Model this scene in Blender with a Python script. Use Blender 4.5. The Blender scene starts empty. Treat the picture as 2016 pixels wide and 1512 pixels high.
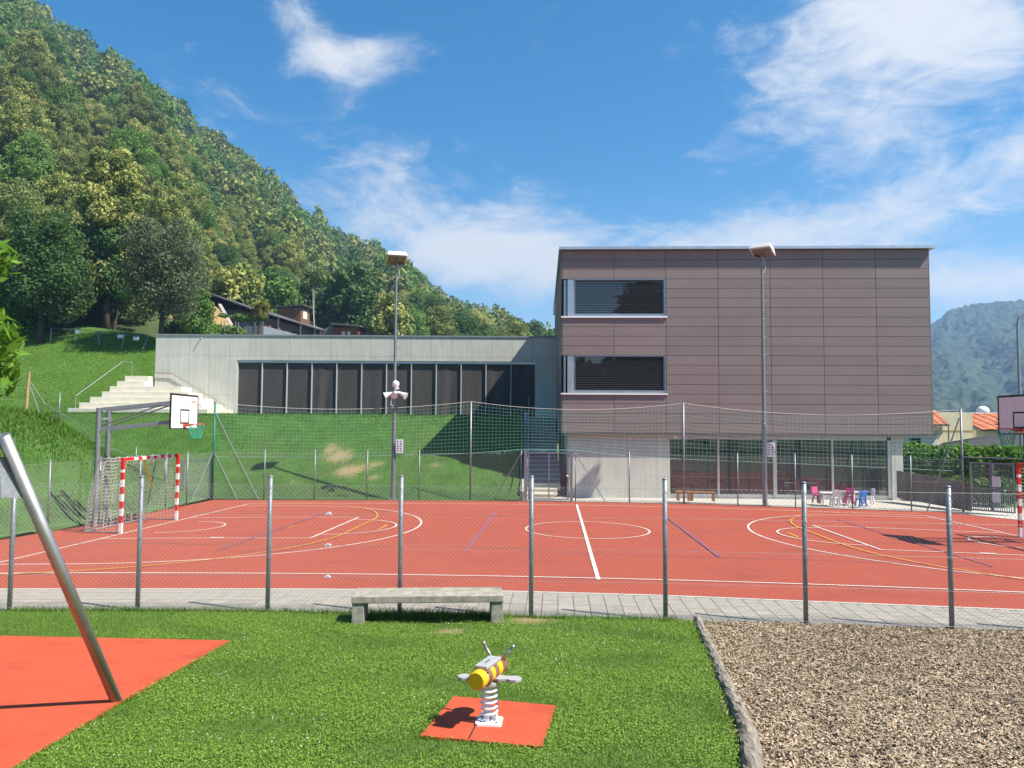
import bpy, math, random
import numpy as np
from mathutils import Vector, Matrix
R = math.radians
rng = np.random.default_rng(11)
random.seed(5)
S = bpy.context.scene
COL = S.collection
# ------------------------------------------------------------------ camera
cam = bpy.data.cameras.new('camera'); cam.lens = 26.786; cam.sensor_width = 36; cam.clip_start = .1; cam.clip_end = 9000
co = bpy.data.objects.new('camera', cam); COL.objects.link(co); S.camera = co
co.matrix_world = Matrix.Translation((0, 0, 3.0)) @ Matrix.Rotation(R(90) + math.atan(86 / 1500), 4, 'X') @ Matrix.Rotation(.006, 4, 'Z')
# ------------------------------------------------------------------ light
SUN = Vector((.70, -.305, 1.0)).normalized()
SUN_EL = math.asin(SUN.z); SUN_ROT = math.atan2(SUN.x, SUN.y)
sl = bpy.data.lights.new('sun', 'SUN'); sl.energy = 4.6; sl.angle = R(.53); sl.color = (1, .94, .84)
so = bpy.data.objects.new('sun', sl); COL.objects.link(so); so.rotation_euler = SUN.to_track_quat('Z', 'Y').to_euler()
so.location = (30, -20, 60)
S.view_settings.view_transform = 'Standard'; S.view_settings.look = 'None'
S.view_settings.exposure = 1.12; S.view_settings.gamma = 1.0; S.view_settings.use_curve_mapping = False
S.render.engine = 'CYCLES'
S.cycles.max_bounces = 6; S.cycles.diffuse_bounces = 3; S.cycles.glossy_bounces = 3; S.cycles.transmission_bounces = 4
S.cycles.transparent_max_bounces = 8; S.cycles.volume_bounces = 0; S.cycles.sample_clamp_indirect = 4

class NT:
    """small expression helper over a node tree"""
    def __init__(s, nt): s.t = nt; s.n = nt.nodes; s.l = nt.links
    def add(s, typ, **kw):
        n = s.n.new(typ)
        for k, v in kw.items(): setattr(n, k, v)
        return n
    def put(s, sock, v):
        if v is None: return
        if isinstance(v, bpy.types.NodeSocket): s.l.new(v, sock)
        else:
            if hasattr(sock, 'default_value') and sock.type == 'RGBA' and len(v) == 3: v = (*v, 1)
            sock.default_value = v
    def m(s, op, a, b=None, c=None, clamp=False):
        n = s.add('ShaderNodeMath', operation=op, use_clamp=clamp)
        for i, v in enumerate((a, b, c)): s.put(n.inputs[i], v)
        return n.outputs[0]
    def noise(s, vec, scale, detail=4, rough=.55, dist=0., ntype=None):
        n = s.add('ShaderNodeTexNoise')
        s.put(n.inputs['Vector'], vec); n.inputs['Scale'].default_value = scale; n.inputs['Detail'].default_value = detail
        n.inputs['Roughness'].default_value = rough; n.inputs['Distortion'].default_value = dist
        return n.outputs['Fac']
    def mapr(s, v, a, b, c=0., d=1., smooth=False):
        n = s.add('ShaderNodeMapRange', interpolation_type='SMOOTHSTEP' if smooth else 'LINEAR')
        s.put(n.inputs[0], v)
        for i, x in enumerate((a, b, c, d)): n.inputs[i + 1].default_value = x
        return n.outputs[0]
    def mix(s, f, a, b, blend='MIX'):
        n = s.add('ShaderNodeMix', data_type='RGBA', blend_type=blend)
        s.put(n.inputs[0], f); s.put(n.inputs[6], a); s.put(n.inputs[7], b)
        return n.outputs[2]
    def scalev(s, vec, sc):
        n = s.add('ShaderNodeMapping'); s.put(n.inputs[0], vec); n.inputs['Scale'].default_value = sc
        return n.outputs[0]

# ------------------------------------------------------------------ world: sky with cirrus
W = bpy.data.worlds.new('World'); S.world = W; W.use_nodes = True
w = NT(W.node_tree); w.n.clear()
sky = w.add('ShaderNodeTexSky', sky_type='NISHITA', sun_disc=False, sun_elevation=SUN_EL, sun_rotation=SUN_ROT,
            altitude=300, air_density=1.0, dust_density=.35, ozone_density=2.6)
hs = w.add('ShaderNodeHueSaturation'); hs.inputs['Saturation'].default_value = 1.40; hs.inputs['Value'].default_value = 1.0; hs.inputs['Hue'].default_value = .492
w.l.new(sky.outputs[0], hs.inputs['Color'])
tc = w.add('ShaderNodeTexCoord'); sp = w.add('ShaderNodeSeparateXYZ'); w.l.new(tc.outputs['Generated'], sp.inputs[0])
az = w.m('ARCTAN2', sp.outputs[0], sp.outputs[1]); el = w.m('ARCSINE', sp.outputs[2])
cb = w.add('ShaderNodeCombineXYZ'); w.l.new(az, cb.inputs[0]); w.l.new(el, cb.inputs[1])
v1 = w.scalev(cb.outputs[0], (2.2, 4.6, 1)); 
n1 = w.noise(v1, 2.0, 10, .64, .7)
v2 = w.scalev(cb.outputs[0], (5.0, 11.0, 1))
n2 = w.noise(v2, 2.4, 10, .68, 1.0)
fb = w.m('ADD', w.m('MULTIPLY', n1, .62), w.m('MULTIPLY', n2, .38))
BL = [  # azimuth, elevation, half-widths, tilt, weight (radians): cirrus patches of the day
 (-.305, .515, .115, .035, -.85, .34), (-.215, .455, .085, .028, .12, .30), (-.30, .43, .12, .022, .35, .12),
 (.50, .475, .19, .105, .10, .47), (.60, .40, .20, .06, -.12, .30), (.44, .36, .10, .05, -.3, .20), (.60, .30, .17, .030, .35, .30),
 (-.10, .265, .24, .055, -.32, .30), (-.02, .215, .22, .050, -.1, .31), (.22, .24, .25, .05, .02, .24), (.36, .23, .22, .04, .2, .25),
 (.56, .17, .16, .055, .05, .42), (-.08, .33, .18, .03, -.3, .12)]
cov = None
for (a0, e0, ha, hb, th, wt) in BL:
    da = w.m('SUBTRACT', az, a0); de = w.m('SUBTRACT', el, e0); c_, s_ = math.cos(th), math.sin(th)
    p = w.m('DIVIDE', w.m('ADD', w.m('MULTIPLY', da, c_), w.m('MULTIPLY', de, s_)), ha)
    q = w.m('DIVIDE', w.m('SUBTRACT', w.m('MULTIPLY', de, c_), w.m('MULTIPLY', da, s_)), hb)
    r2 = w.m('ADD', w.m('MULTIPLY', p, p), w.m('MULTIPLY', q, q))
    g_ = w.m('MULTIPLY', w.m('POWER', 2.71828, w.m('MULTIPLY', r2, -1.0)), wt)
    cov = g_ if cov is None else w.m('ADD', cov, g_)
# elsewhere in the sky the same thin cirrus goes on
glob = w.mapr(w.noise(w.scalev(cb.outputs[0], (1.1, 2.4, 1)), 1.3, 3), .45, .75, 0, .22)
front = w.mapr(w.m('ABSOLUTE', az), .75, 1.1, 0, 1)
cov = w.m('ADD', cov, w.m('MULTIPLY', glob, front))
dens = w.mapr(w.m('ADD', w.m('MULTIPLY', fb, 1.5), cov), .84, 1.34, 0, 1, True)
haze_low = w.mapr(el, .0, .34, .26, .0, True)
dens = w.m('MAXIMUM', dens, haze_low)
dens = w.m('MULTIPLY', dens, .93)
skyc = w.mix(dens, hs.outputs[0], (5.3, 5.4, 5.55))
bg = w.add('ShaderNodeBackground'); w.l.new(skyc, bg.inputs[0]); bg.inputs[1].default_value = .078
ow = w.add('ShaderNodeOutputWorld'); w.l.new(bg.outputs[0], ow.inputs[0])

# ------------------------------------------------------------------ materials
def mat(name, c1, c2=None, scale=4., rough=.75, bump=0., bscale=None, metal=0., spec=.4, coords='pos', stretch=None, detail=4,
        rand=0., attr=None, lo=.35, hi=.65, extra=None, transl=0., c3=None, s3=1., amt3=.5):
    M = bpy.data.materials.new(name); M.use_nodes = True
    t = NT(M.node_tree); b = t.n['Principled BSDF']
    if coords == 'pos': vec = t.add('ShaderNodeNewGeometry').outputs['Position']
    else: vec = t.add('ShaderNodeTexCoord').outputs['Object']
    if stretch: vec = t.scalev(vec, stretch)
    col = c1
    if c2 is not None:
        if attr:
            f = t.add('ShaderNodeAttribute', attribute_name=attr).outputs['Fac']
        else: f = t.mapr(t.noise(vec, scale, detail), lo, hi)
        col = t.mix(f, c1, c2)
    if c3 is not None:
        col = t.mix(t.mapr(t.noise(vec, s3, 5), .5, .72, 0, amt3), col, c3)
    if rand:
        oi = t.add('ShaderNodeObjectInfo').outputs['Random']
        h = t.add('ShaderNodeHueSaturation'); t.put(h.inputs['Color'], col)
        t.put(h.inputs['Value'], t.mapr(oi, 0, 1, 1 - rand, 1 + rand)); col = h.outputs[0]
    if extra: col = extra(t, col, vec)
    t.put(b.inputs['Base Color'], col)
    b.inputs['Roughness'].default_value = rough; b.inputs['Metallic'].default_value = metal; b.inputs['Specular IOR Level'].default_value = spec
    if bump:
        bn = t.add('ShaderNodeBump'); bn.inputs['Strength'].default_value = bump; bn.inputs['Distance'].default_value = .02
        t.l.new(t.noise(vec, bscale or scale * 4, 5), bn.inputs['Height']); t.l.new(bn.outputs[0], b.inputs['Normal'])
    if transl:
        tr = t.add('ShaderNodeBsdfTranslucent'); t.put(tr.inputs[0], col)
        ms = t.add('ShaderNodeMixShader'); ms.inputs[0].default_value = transl
        t.l.new(b.outputs[0], ms.inputs[1]); t.l.new(tr.outputs[0], ms.inputs[2])
        t.l.new(ms.outputs[0], t.n['Material Output'].inputs[0])
    return M

def glassmat(name, tint, rough=.02):
    M = bpy.data.materials.new(name); M.use_nodes = True; t = NT(M.node_tree); b = t.n['Principled BSDF']
    b.inputs['Base Color'].default_value = (*tint, 1); b.inputs['Roughness'].default_value = rough
    b.inputs['Specular IOR Level'].default_value = .9; b.inputs['IOR'].default_value = 1.7
    return M

def dry_extra(t, col, vec):
    f = t.add('ShaderNodeAttribute', attribute_name='dry').outputs['Fac']
    n = t.noise(vec, 7, 4)
    f2 = t.mapr(t.m('ADD', f, t.m('MULTIPLY', t.m('SUBTRACT', n, .5), .9)), .3, .8)
    return t.mix(f2, col, (.25, .19, .09))

def conc_extra(t, col, vec):
    # board-marked concrete: faint vertical board grain, formwork panel joints, tie-hole dots
    br = t.add('ShaderNodeTexBrick'); br.offset = 0; br.inputs['Scale'].default_value = 1
    sw = t.add('ShaderNodeSeparateXYZ'); t.l.new(vec, sw.inputs[0]); cw = t.add('ShaderNodeCombineXYZ')
    t.l.new(sw.outputs[0], cw.inputs[0]); t.l.new(sw.outputs[2], cw.inputs[1]); t.l.new(cw.outputs[0], br.inputs['Vector'])
    br.inputs['Color1'].default_value = (1, 1, 1, 1); br.inputs['Color2'].default_value = (.93, .93, .92, 1); br.inputs['Mortar'].default_value = (.58, .58, .56, 1)
    br.inputs['Mortar Size'].default_value = .012; br.inputs['Brick Width'].default_value = 1.25; br.inputs['Row Height'].default_value = 2.45
    c = t.mix(1, col, br.outputs['Color'], 'MULTIPLY')
    st = t.noise(t.scalev(vec, (9, 9, .5)), 1.0, 5, .6)
    c = t.mix(t.mapr(st, .35, .75, 0, .35), c, (.20, .20, .19))
    st2 = t.noise(t.scalev(vec, (1.3, 1.3, .35)), 1.0, 4)
    return t.mix(t.mapr(st2, .5, .75, 0, .35), c, (.46, .46, .43))

M = {}
def court_extra(t, col, vec):
    # worn, dusty patches, rain marks and scuffs of a rubber court
    a = t.mapr(t.noise(t.scalev(vec, (.5, .9, 1)), 1.0, 6, .65), .52, .70, 0, .55); col = t.mix(a, col, (.205, .043, .028))
    b_ = t.mapr(t.noise(t.scalev(vec, (1.2, .5, 1)), 1.3, 7, .7), .56, .74, 0, .42); col = t.mix(b_, col, (.34, .095, .06))
    c = t.mapr(t.noise(t.scalev(vec, (9, 2.2, 1)), 1.6, 4, .6, 1.5), .66, .74, 0, .35); return t.mix(c, col, (.16, .05, .04))
M['court'] = mat('court_rubber', (.295, .054, .029), (.345, .069, .037), 260, .85, .35, 420, spec=.25, lo=.3, hi=.7, extra=court_extra)
M['matred'] = mat('mat_rubber', (.50, .076, .033), (.56, .098, .045), 160, .85, .5, 260, spec=.2, c3=(.36, .060, .03), s3=2.2, amt3=.75)
M['white_line'] = mat('line_white', (.66, .60, .54), (.50, .38, .33), 9, .7, lo=.45, hi=.85)
M['yellow_line'] = mat('line_yellow', (.58, .32, .02), (.46, .22, .025), 9, .7, lo=.45, hi=.85)
M['blue_line'] = mat('line_blue', (.17, .09, .20), (.22, .075, .11), 14, .75)
M['conc'] = mat('board_concrete', (.54, .525, .46), (.60, .58, .51), 1.2, .85, .25, 30, extra=conc_extra)
M['conc_plain'] = mat('concrete', (.36, .35, .32), (.28, .27, .25), 3.5, .85, .4, 45, c3=(.22, .21, .18), s3=6, amt3=.5)
M['conc_old'] = mat('weathered_concrete', (.36, .335, .265), (.25, .23, .18), 7, .9, .5, 60, c3=(.13, .12, .095), s3=14, amt3=.4)
M['step'] = mat('pale_concrete', (.66, .615, .50), (.58, .54, .44), 2.2, .85, .15, 40)
M['terrace'] = mat('terrace_concrete', (.46, .435, .38), (.41, .385, .335), 1.7, .85, .15, 40)
M['paver'] = mat('paver', (.31, .28, .235), (.265, .238, .20), 6, .9, .4, 70, rand=.13)
M['joint'] = mat('joint_earth', (.05, .045, .038), (.075, .065, .05), 9, .95)
M['panel'] = mat('brown_panel', (.205, .163, .153), (.217, .173, .162), 1.1, .5, .03, 60, spec=.35, rand=.05)
M['dark'] = mat('dark_backing', (.02, .02, .022), rough=.8)
M['soffit'] = mat('soffit', (.10, .085, .08), rough=.7)
M['alu'] = mat('aluminium', (.62, .62, .64), (.52, .52, .55), 3, .38, metal=.85)
M['mullion'] = mat('mullion_grey', (.46, .46, .45), rough=.5)
M['whitemetal'] = mat('white_metal', (.74, .75, .77), rough=.4)
M['galv'] = mat('galvanised', (.25, .265, .28), (.17, .185, .20), 30, .5, metal=.45, c3=(.33, .345, .36), s3=8, amt3=.5)
M['galvd'] = mat('galvanised_dull', (.30, .315, .33), (.22, .235, .25), 30, .6, metal=.3)
M['stainless'] = mat('brushed_steel', (.40, .385, .36), (.33, .32, .30), 6, .5, metal=.9)
M['wire'] = mat('wire', (.28, .28, .27), rough=.55, metal=.3)
M['wiredark'] = mat('wire_dull', (.26, .27, .27), rough=.55, metal=.3)
M['netgreen'] = mat('net_green', (.22, .46, .38), rough=.7)
M['green'] = mat('green_paint', (.01, .16, .10), rough=.5)
M['netwhite'] = mat('net_white', (.66, .63, .58), rough=.8)
M['netsteel'] = mat('net_teal', (.03, .38, .25), rough=.7)
M['white'] = mat('white_paint', (.78, .78, .77), (.72, .71, .70), 5, .5)
M['red'] = mat('red_paint', (.62, .022, .018), (.52, .03, .025), 9, .45)
M['rimred'] = mat('rim_red', (.75, .07, .03), rough=.45)
M['black'] = mat('black_paint', (.018, .018, .02), rough=.5)
M['yellow'] = mat('yellow_plastic', (.85, .46, .006), (.78, .40, .006), 9, .42)
M['brown'] = mat('brown_plastic', (.17, .075, .04), (.22, .11, .06), 12, .5)
M['pink'] = mat('pale_plastic', (.62, .40, .30), rough=.5)
M['greyplastic'] = mat('grey_plastic', (.36, .36, .37), (.31, .31, .32), 14, .6)
M['yellowstrap'] = mat('yellow_strap', (.80, .60, .03), rough=.6)
M['curtain'] = mat('dark_screen', (.058, .053, .050), (.072, .065, .061), 1.5, .85, stretch=(2, 2, .5))
M['woodbench'] = mat('honey_wood', (.58, .30, .07), (.48, .23, .05), 6, .5, stretch=(8, 1, 1))
M['timber'] = mat('grey_timber', (.37, .315, .255), (.20, .165, .13), 3, .9, 1.0, 9, stretch=(16, 1.1, 16), c3=(.05, .042, .035), s3=2.2, amt3=.95)
M['polewood'] = mat('pole_wood', (.45, .30, .14), (.35, .22, .10), 9, .8)
M['chip'] = mat('chip', (.20, .14, .085), (.56, .445, .305), attr='tint', rough=.9)
M['chipbed'] = mat('chip_bed', (.12, .085, .05), (.25, .19, .12), 60, .95, 1, 90)
M['lawnsoil'] = mat('lawn_ground', (.06, .115, .016), (.095, .16, .025), 9, .95, .8, 50, extra=dry_extra)
M['banksoil'] = mat('bank_ground', (.035, .095, .010), (.055, .13, .016), 1.2, .95, .8, 20, extra=dry_extra, c3=(.065, .10, .02), s3=.35, amt3=.6)
M['blade'] = mat('grass_blade', (.075, .17, .015), (.25, .38, .055), attr='tint', rough=.6, transl=.35, spec=.25)
M['bankblade'] = mat('bank_blade', (.026, .088, .008), (.145, .265, .032), attr='tint', rough=.65, transl=.3, spec=.2)
M['meadowblade'] = mat('meadow_blade', (.075, .19, .016), (.24, .38, .05), attr='tint', rough=.65, transl=.3, spec=.2)
M['weed'] = mat('weed_leaf', (.05, .17, .012), (.18, .34, .03), attr='tint', rough=.55, transl=.3)
M['clover'] = mat('clover_white', (.62, .62, .55), rough=.8)
M['groundfar'] = mat('far_ground', (.08, .12, .04), (.14, .14, .07), .05, .95)
M['forestfloor'] = mat('forest_floor', (.035, .055, .015), (.06, .075, .025), .25, .95, .8, 1)
M['ochre'] = mat('dry_earth', (.33, .21, .09), (.27, .18, .075), .8, .95, .6, 6, c3=(.14, .17, .05), s3=.6, amt3=.6)
M['bark'] = mat('bark', (.075, .055, .04), (.045, .034, .026), 9, .95, .8, 20, stretch=(3, 3, .6))
M['barkpale'] = mat('pale_bark', (.45, .42, .37), rough=.9)
def leafm(name, a, b, tr=.3): return mat(name, a, b, attr='tint', rough=.6, transl=tr, spec=.25, rand=.2)
M['leaf_green'] = leafm('leaf_green', (.065, .145, .026), (.17, .28, .052))
M['leaf_dark'] = leafm('leaf_dark', (.040, .098, .024), (.11, .195, .046))
M['leaf_olive'] = leafm('leaf_olive', (.115, .165, .042), (.25, .30, .085))
M['leaf_grey'] = leafm('leaf_grey', (.07, .095, .042), (.18, .21, .105))
M['leaf_bloom'] = leafm('leaf_bloom', (.085, .135, .026), (.34, .345, .095), .25)
M['leaf_bright'] = leafm('leaf_bright', (.06, .17, .012), (.19, .36, .03), .4)
M['frond'] = leafm('frond', (.07, .12, .02), (.36, .28, .05))
M['slate'] = mat('slate_roof', (.075, .075, .08), (.11, .105, .105), 2.5, .8, .5, 14, stretch=(1, 1, 4))
M['slatedk'] = mat('old_slate', (.030, .031, .030), (.05, .052, .048), 2.5, .9, .5, 14, stretch=(1, 1, 4))
M['stonedk'] = mat('dark_stone', (.09, .088, .085), (.14, .135, .13), 3, .85, .5, 12)
M['woodred'] = mat('red_wood', (.19, .055, .028), (.13, .036, .018), 5, .7, stretch=(.4, .4, 6))
M['woodbrown'] = mat('brown_wood', (.18, .09, .055), (.13, .065, .04), 5, .7, stretch=(.4, .4, 6))
M['bluerail'] = mat('pale_blue_panel', (.20, .225, .25), (.17, .19, .215), 3, .5)
M['tile'] = mat('roof_tile', (.50, .17, .075), (.36, .11, .05), 3, .85, rand=.15)
M['plaster'] = mat('cream_plaster', (.66, .56, .36), (.58, .49, .32), 1.2, .9)
M['plasterw'] = mat('pale_plaster', (.64, .60, .50), (.56, .53, .45), 1.2, .9)
M['boards'] = mat('grey_brown_board', (.21, .175, .15), (.16, .135, .115), 4, .85, stretch=(1, 1, .3), rand=.1)
M['glass'] = glassmat('window_glass', (.012, .016, .020))
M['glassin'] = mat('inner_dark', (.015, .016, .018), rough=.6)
M['slat'] = mat('blind_slat', (.17, .17, .175), rough=.5, metal=.2)
M['kidwhite'] = mat('kid_white', (.72, .69, .68), rough=.5)
M['kidpink'] = mat('kid_pink', (.52, .06, .20), rough=.45)
M['kidblue'] = mat('kid_blue', (.008, .20, .62), rough=.4)
M['lampwhite'] = mat('lamp_white', (.70, .69, .67), (.60, .58, .55), 4, .5)
M['lampglass'] = glassmat('lamp_glass', (.16, .11, .095), .2)  # reddish base colour stands in for the court mirrored in the glass
M['sign'] = mat('notice_face', (.62, .64, .66), rough=.5)
M['signink'] = mat('notice_ink', (.12, .13, .17), rough=.6)
M['mount'] = mat('mountain_forest', (.012, .032, .020), (.045, .072, .036), .085, .95, 1., .08, lo=.38, hi=.62)
M['brick'] = mat('chimney_brick', (.33, .16, .10), (.25, .12, .08), 5, .9)
M['tyre'] = mat('tyre_black', (.02, .02, .02), rough=.8)
M['terracotta'] = mat('flower_pink', (.22, .05, .07), rough=.8)

# ------------------------------------------------------------------ object helpers
def link(o): COL.objects.link(o); return o
def tag(o, label=None, cat=None, group=None, kind=None):
    if label: o['label'] = label
    if cat: o['category'] = cat
    if group: o['group'] = group
    if kind: o['kind'] = kind
    return o
def thing(name, label, cat, loc=(0, 0, 0), rz=0., group=None):
    o = link(bpy.data.objects.new(name, None)); o.location = loc; o.rotation_euler = (0, 0, rz); o.empty_display_size = .3
    return tag(o, label, cat, group)
class MB:
    def __init__(s): s.v = []; s.f = []
    def box(s, x0, x1, y0, y1, z0, z1):
        b = len(s.v)
        s.v += [(x0, y0, z0), (x1, y0, z0), (x1, y1, z0), (x0, y1, z0), (x0, y0, z1), (x1, y0, z1), (x1, y1, z1), (x0, y1, z1)]
        s.f += [(b, b+3, b+2, b+1), (b+4, b+5, b+6, b+7), (b, b+1, b+5, b+4), (b+1, b+2, b+6, b+5), (b+2, b+3, b+7, b+6), (b+3, b, b+4, b+7)]
        return s
    def hexa(s, p):  # 8 points: bottom ring then top ring
        b = len(s.v); s.v += [tuple(q) for q in p]
        s.f += [(b, b+3, b+2, b+1), (b+4, b+5, b+6, b+7), (b, b+1, b+5, b+4), (b+1, b+2, b+6, b+5), (b+2, b+3, b+7, b+6), (b+3, b, b+4, b+7)]
        return s
    def bar(s, p0, p1, wd, ht, up=(0, 0, 1)):  # rectangular bar between two points
        p0 = Vector(p0); p1 = Vector(p1); d = (p1 - p0).normalized(); u = Vector(up)
        if abs(d.dot(u)) > .98: u = Vector((0, 1, 0))
        sd = d.cross(u).normalized() * wd / 2; u2 = sd.cross(d).normalized() * ht / 2
        return s.hexa([p0-sd-u2, p0+sd-u2, p1+sd-u2, p1-sd-u2, p0-sd+u2, p0+sd+u2, p1+sd+u2, p1-sd+u2])
    def tube(s, pts, r, n=8, cap=True, closed=False):
        pts = [Vector(p) for p in pts]; k = len(pts); rs = r if isinstance(r, (list, tuple)) else [r] * k
        b = len(s.v); ref = None
        for i, p in enumerate(pts):
            if closed: d = pts[(i+1) % k] - pts[i-1]
            else: d = pts[min(i+1, k-1)] - pts[max(i-1, 0)]
            d.normalize()
            if ref is None: ref = Vector((0, 0, 1)) if abs(d.z) < .9 else Vector((1, 0, 0))
            a = d.cross(ref).normalized(); c = a.cross(d).normalized(); ref = c
            for j in range(n):
                t = 2 * math.pi * j / n; s.v.append(tuple(p + (a * math.cos(t) + c * math.sin(t)) * rs[i]))
        for i in range(k if closed else k - 1):
            for j in range(n):
                i2 = (i + 1) % k
                s.f.append((b + i*n + j, b + i*n + (j+1) % n, b + i2*n + (j+1) % n, b + i2*n + j))
        if cap and not closed:
            s.f.append(tuple(b + j for j in range(n))[::-1]); s.f.append(tuple(b + (k-1)*n + j for j in range(n)))
        return s
    def prism(s, poly, z0, z1):  # xy polygon extruded
        b = len(s.v); n = len(poly)
        s.v += [(x, y, z0) for x, y in poly] + [(x, y, z1) for x, y in poly]
        s.f += [tuple(range(b, b+n))[::-1], tuple(range(b+n, b+2*n))] + [(b+i, b+(i+1) % n, b+n+(i+1) % n, b+n+i) for i in range(n)]
        return s
    def face(s, *p): b = len(s.v); s.v += [tuple(q) for q in p]; s.f.append(tuple(range(b, b+len(p)))); return s
    def ball(s, c, r, n=10, m=6, sz=1.):
        b = len(s.v)
        for i in range(m+1):
            ph = math.pi * i / m
            for j in range(n):
                t = 2*math.pi*j/n; s.v.append((c[0]+r*math.sin(ph)*math.cos(t), c[1]+r*math.sin(ph)*math.sin(t), c[2]+r*sz*math.cos(ph)))
        for i in range(m):
            for j in range(n): s.f.append((b+i*n+j, b+(i+1)*n+j, b+(i+1)*n+(j+1) % n, b+i*n+(j+1) % n))
        return s
    def mesh(s, name, m):
        me = bpy.data.meshes.new(name); me.from_pydata(s.v, [], s.f); me.materials.append(M[m] if isinstance(m, str) else m); me.update(); return me
    def build(s, name, m, parent=None, smooth=False, bevel=0., kind=None, loc=None):
        me = s.mesh(name, m)
        if smooth: me.polygons.foreach_set('use_smooth', [True] * len(me.polygons)); me.update()
        o = link(bpy.data.objects.new(name, me))
        if parent: o.parent = parent
        if loc: o.location = loc
        if bevel:
            bm = o.modifiers.new('bevel', 'BEVEL'); bm.width = bevel; bm.segments = 2; bm.limit_method = 'ANGLE'
        if kind: o['kind'] = kind
        return o
def inst(name, me, parent=None, loc=(0, 0, 0), rot=(0, 0, 0), scale=None):
    o = link(bpy.data.objects.new(name, me)); o.location = loc; o.rotation_euler = rot
    if scale is not None: o.scale = scale if hasattr(scale, '__len__') else (scale,) * 3
    if parent: o.parent = parent
    return o
def copy_tree(o, parent=None):
    c = o.copy(); COL.objects.link(c); c.parent = parent
    for ch in list(o.children): copy_tree(ch, c)
    return c
def np_mesh(name, verts, nper, m, tint=None, parent=None, kind=None):
    """verts (N,nper,3) -> one mesh of N separate polygons with a per-vertex tint"""
    N = len(verts); me = bpy.data.meshes.new(name)
    me.vertices.add(N * nper); me.vertices.foreach_set('co', np.ascontiguousarray(verts, dtype=np.float32).ravel())
    me.loops.add(N * nper); me.loops.foreach_set('vertex_index', np.arange(N * nper, dtype=np.int32))
    me.polygons.add(N); me.polygons.foreach_set('loop_start', np.arange(0, N * nper, nper, dtype=np.int32))
    me.polygons.foreach_set('loop_total', np.full(N, nper, dtype=np.int32))
    if tint is not None:
        a = me.attributes.new('tint', 'FLOAT', 'POINT'); a.data.foreach_set('value', np.ascontiguousarray(tint, dtype=np.float32).ravel())
    me.materials.append(M[m]); me.update(calc_edges=True)
    if parent == 'mesh': return me
    o = link(bpy.data.objects.new(name, me))
    if parent: o.parent = parent
    if kind: o['kind'] = kind
    return o
def pl(y, tab):  # piecewise linear
    return float(np.interp(y, [a for a, _ in tab], [b for _, b in tab]))
def hashn(x, y):  # cheap smooth undulation
    return (np.sin(x * .61 + 1.3) * np.cos(y * .47 - .4) + .5 * np.sin(x * 1.7 - y * 1.1) + .35 * np.sin(x * 3.1 + y * 2.3 + 2)) / 1.85

# ------------------------------------------------------------------ terrain
def lawn_z(y): return .03 + np.maximum(12.0 - np.asarray(y, float), 0) * .05
def left_edge(y): return np.interp(y, [12, 20, 23.2, 31], [-13.9, -13.45, -13.0, -12.3])
HB = [(12, 3.5), (25, 3.5), (27, 3.42), (28, 3.2), (29.5, 2.5), (31, 1.8), (33, .95), (36, .3)]
def sstep(t): t = np.clip(t, 0, 1); return t * t * (3 - 2 * t)
def bank_z(x, y):
    x = np.asarray(x, float); y = np.asarray(y, float)
    d = left_edge(np.minimum(y, 31)) - .25 - x
    hb = np.interp(y, [a for a, _ in HB], [b for _, b in HB])
    left = hb * np.clip(.86 * np.clip(d / 4.0, 0, 1) + .14 * sstep(d / 4.0), 0, 1)
    fy0 = np.interp(x, [-14, -2, 1], [31.75, 31.95, 31.9])
    t = (y - fy0) / 7.0
    far = 3.62 * (.8 * np.clip(t, 0, 1) + .2 * sstep(t))
    mead = np.where(x < -10, 1., 1.) * .43 * np.maximum(y - 45.5, 0) * np.interp(x, [-60, -24.5, -22], [1.05, 1, .0])
    mead = np.minimum(mead, np.interp(x, [-60, -36, -30, -26, -21], [8.3, 7.6, 6.8, 5.4, 4.3]) + .02 * np.maximum(y - 60, 0))
    z = np.maximum(left, far) + mead * np.interp(y, [45, 48], [0.8, 1])
    return z + .05 * hashn(x, y) * np.clip((np.maximum(d, y - fy0)) / 2, 0, 1)
DRY = [(-7.9, 35.1, .75), (-7.2, 34.0, .75), (-6.2, 34.5, .35), (-8.4, 35.7, .5), (-5.9, 33.6, .25), (-9.5, 33.2, .3), (-3.3, 34.4, .35)]
def dry_at(x, y, L):
    r = np.zeros_like(x)
    for (a, b, s) in L: r = np.maximum(r, np.exp(-((x - a) ** 2 + ((y - b) * 1.3) ** 2) / s ** 2))
    return r
def grid_mesh(name, xs, ys, zf, m, keep=None, L=None, kind='structure'):
    X, Y = np.meshgrid(xs, ys); Z = zf(X, Y); nx, ny = len(xs), len(ys)
    vs = np.stack([X, Y, Z], -1).reshape(-1, 3); fs = []
    for j in range(ny - 1):
        for i in range(nx - 1):
            if keep is None or keep((xs[i] + xs[i+1]) / 2, (ys[j] + ys[j+1]) / 2):
                a = j * nx + i; fs.append((a, a+1, a+1+nx, a+nx))
    me = bpy.data.meshes.new(name); me.from_pydata(vs.tolist(), [], fs); me.materials.append(M[m])
    if L is not None:
        at_ = me.attributes.new('dry', 'FLOAT', 'POINT'); at_.data.foreach_set('value', dry_at(vs[:, 0], vs[:, 1], L).astype(np.float32))
    me.polygons.foreach_set('use_smooth', [True] * len(me.polygons)); me.update()
    o = link(bpy.data.objects.new(name, me)); o['kind'] = kind; return o

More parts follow.
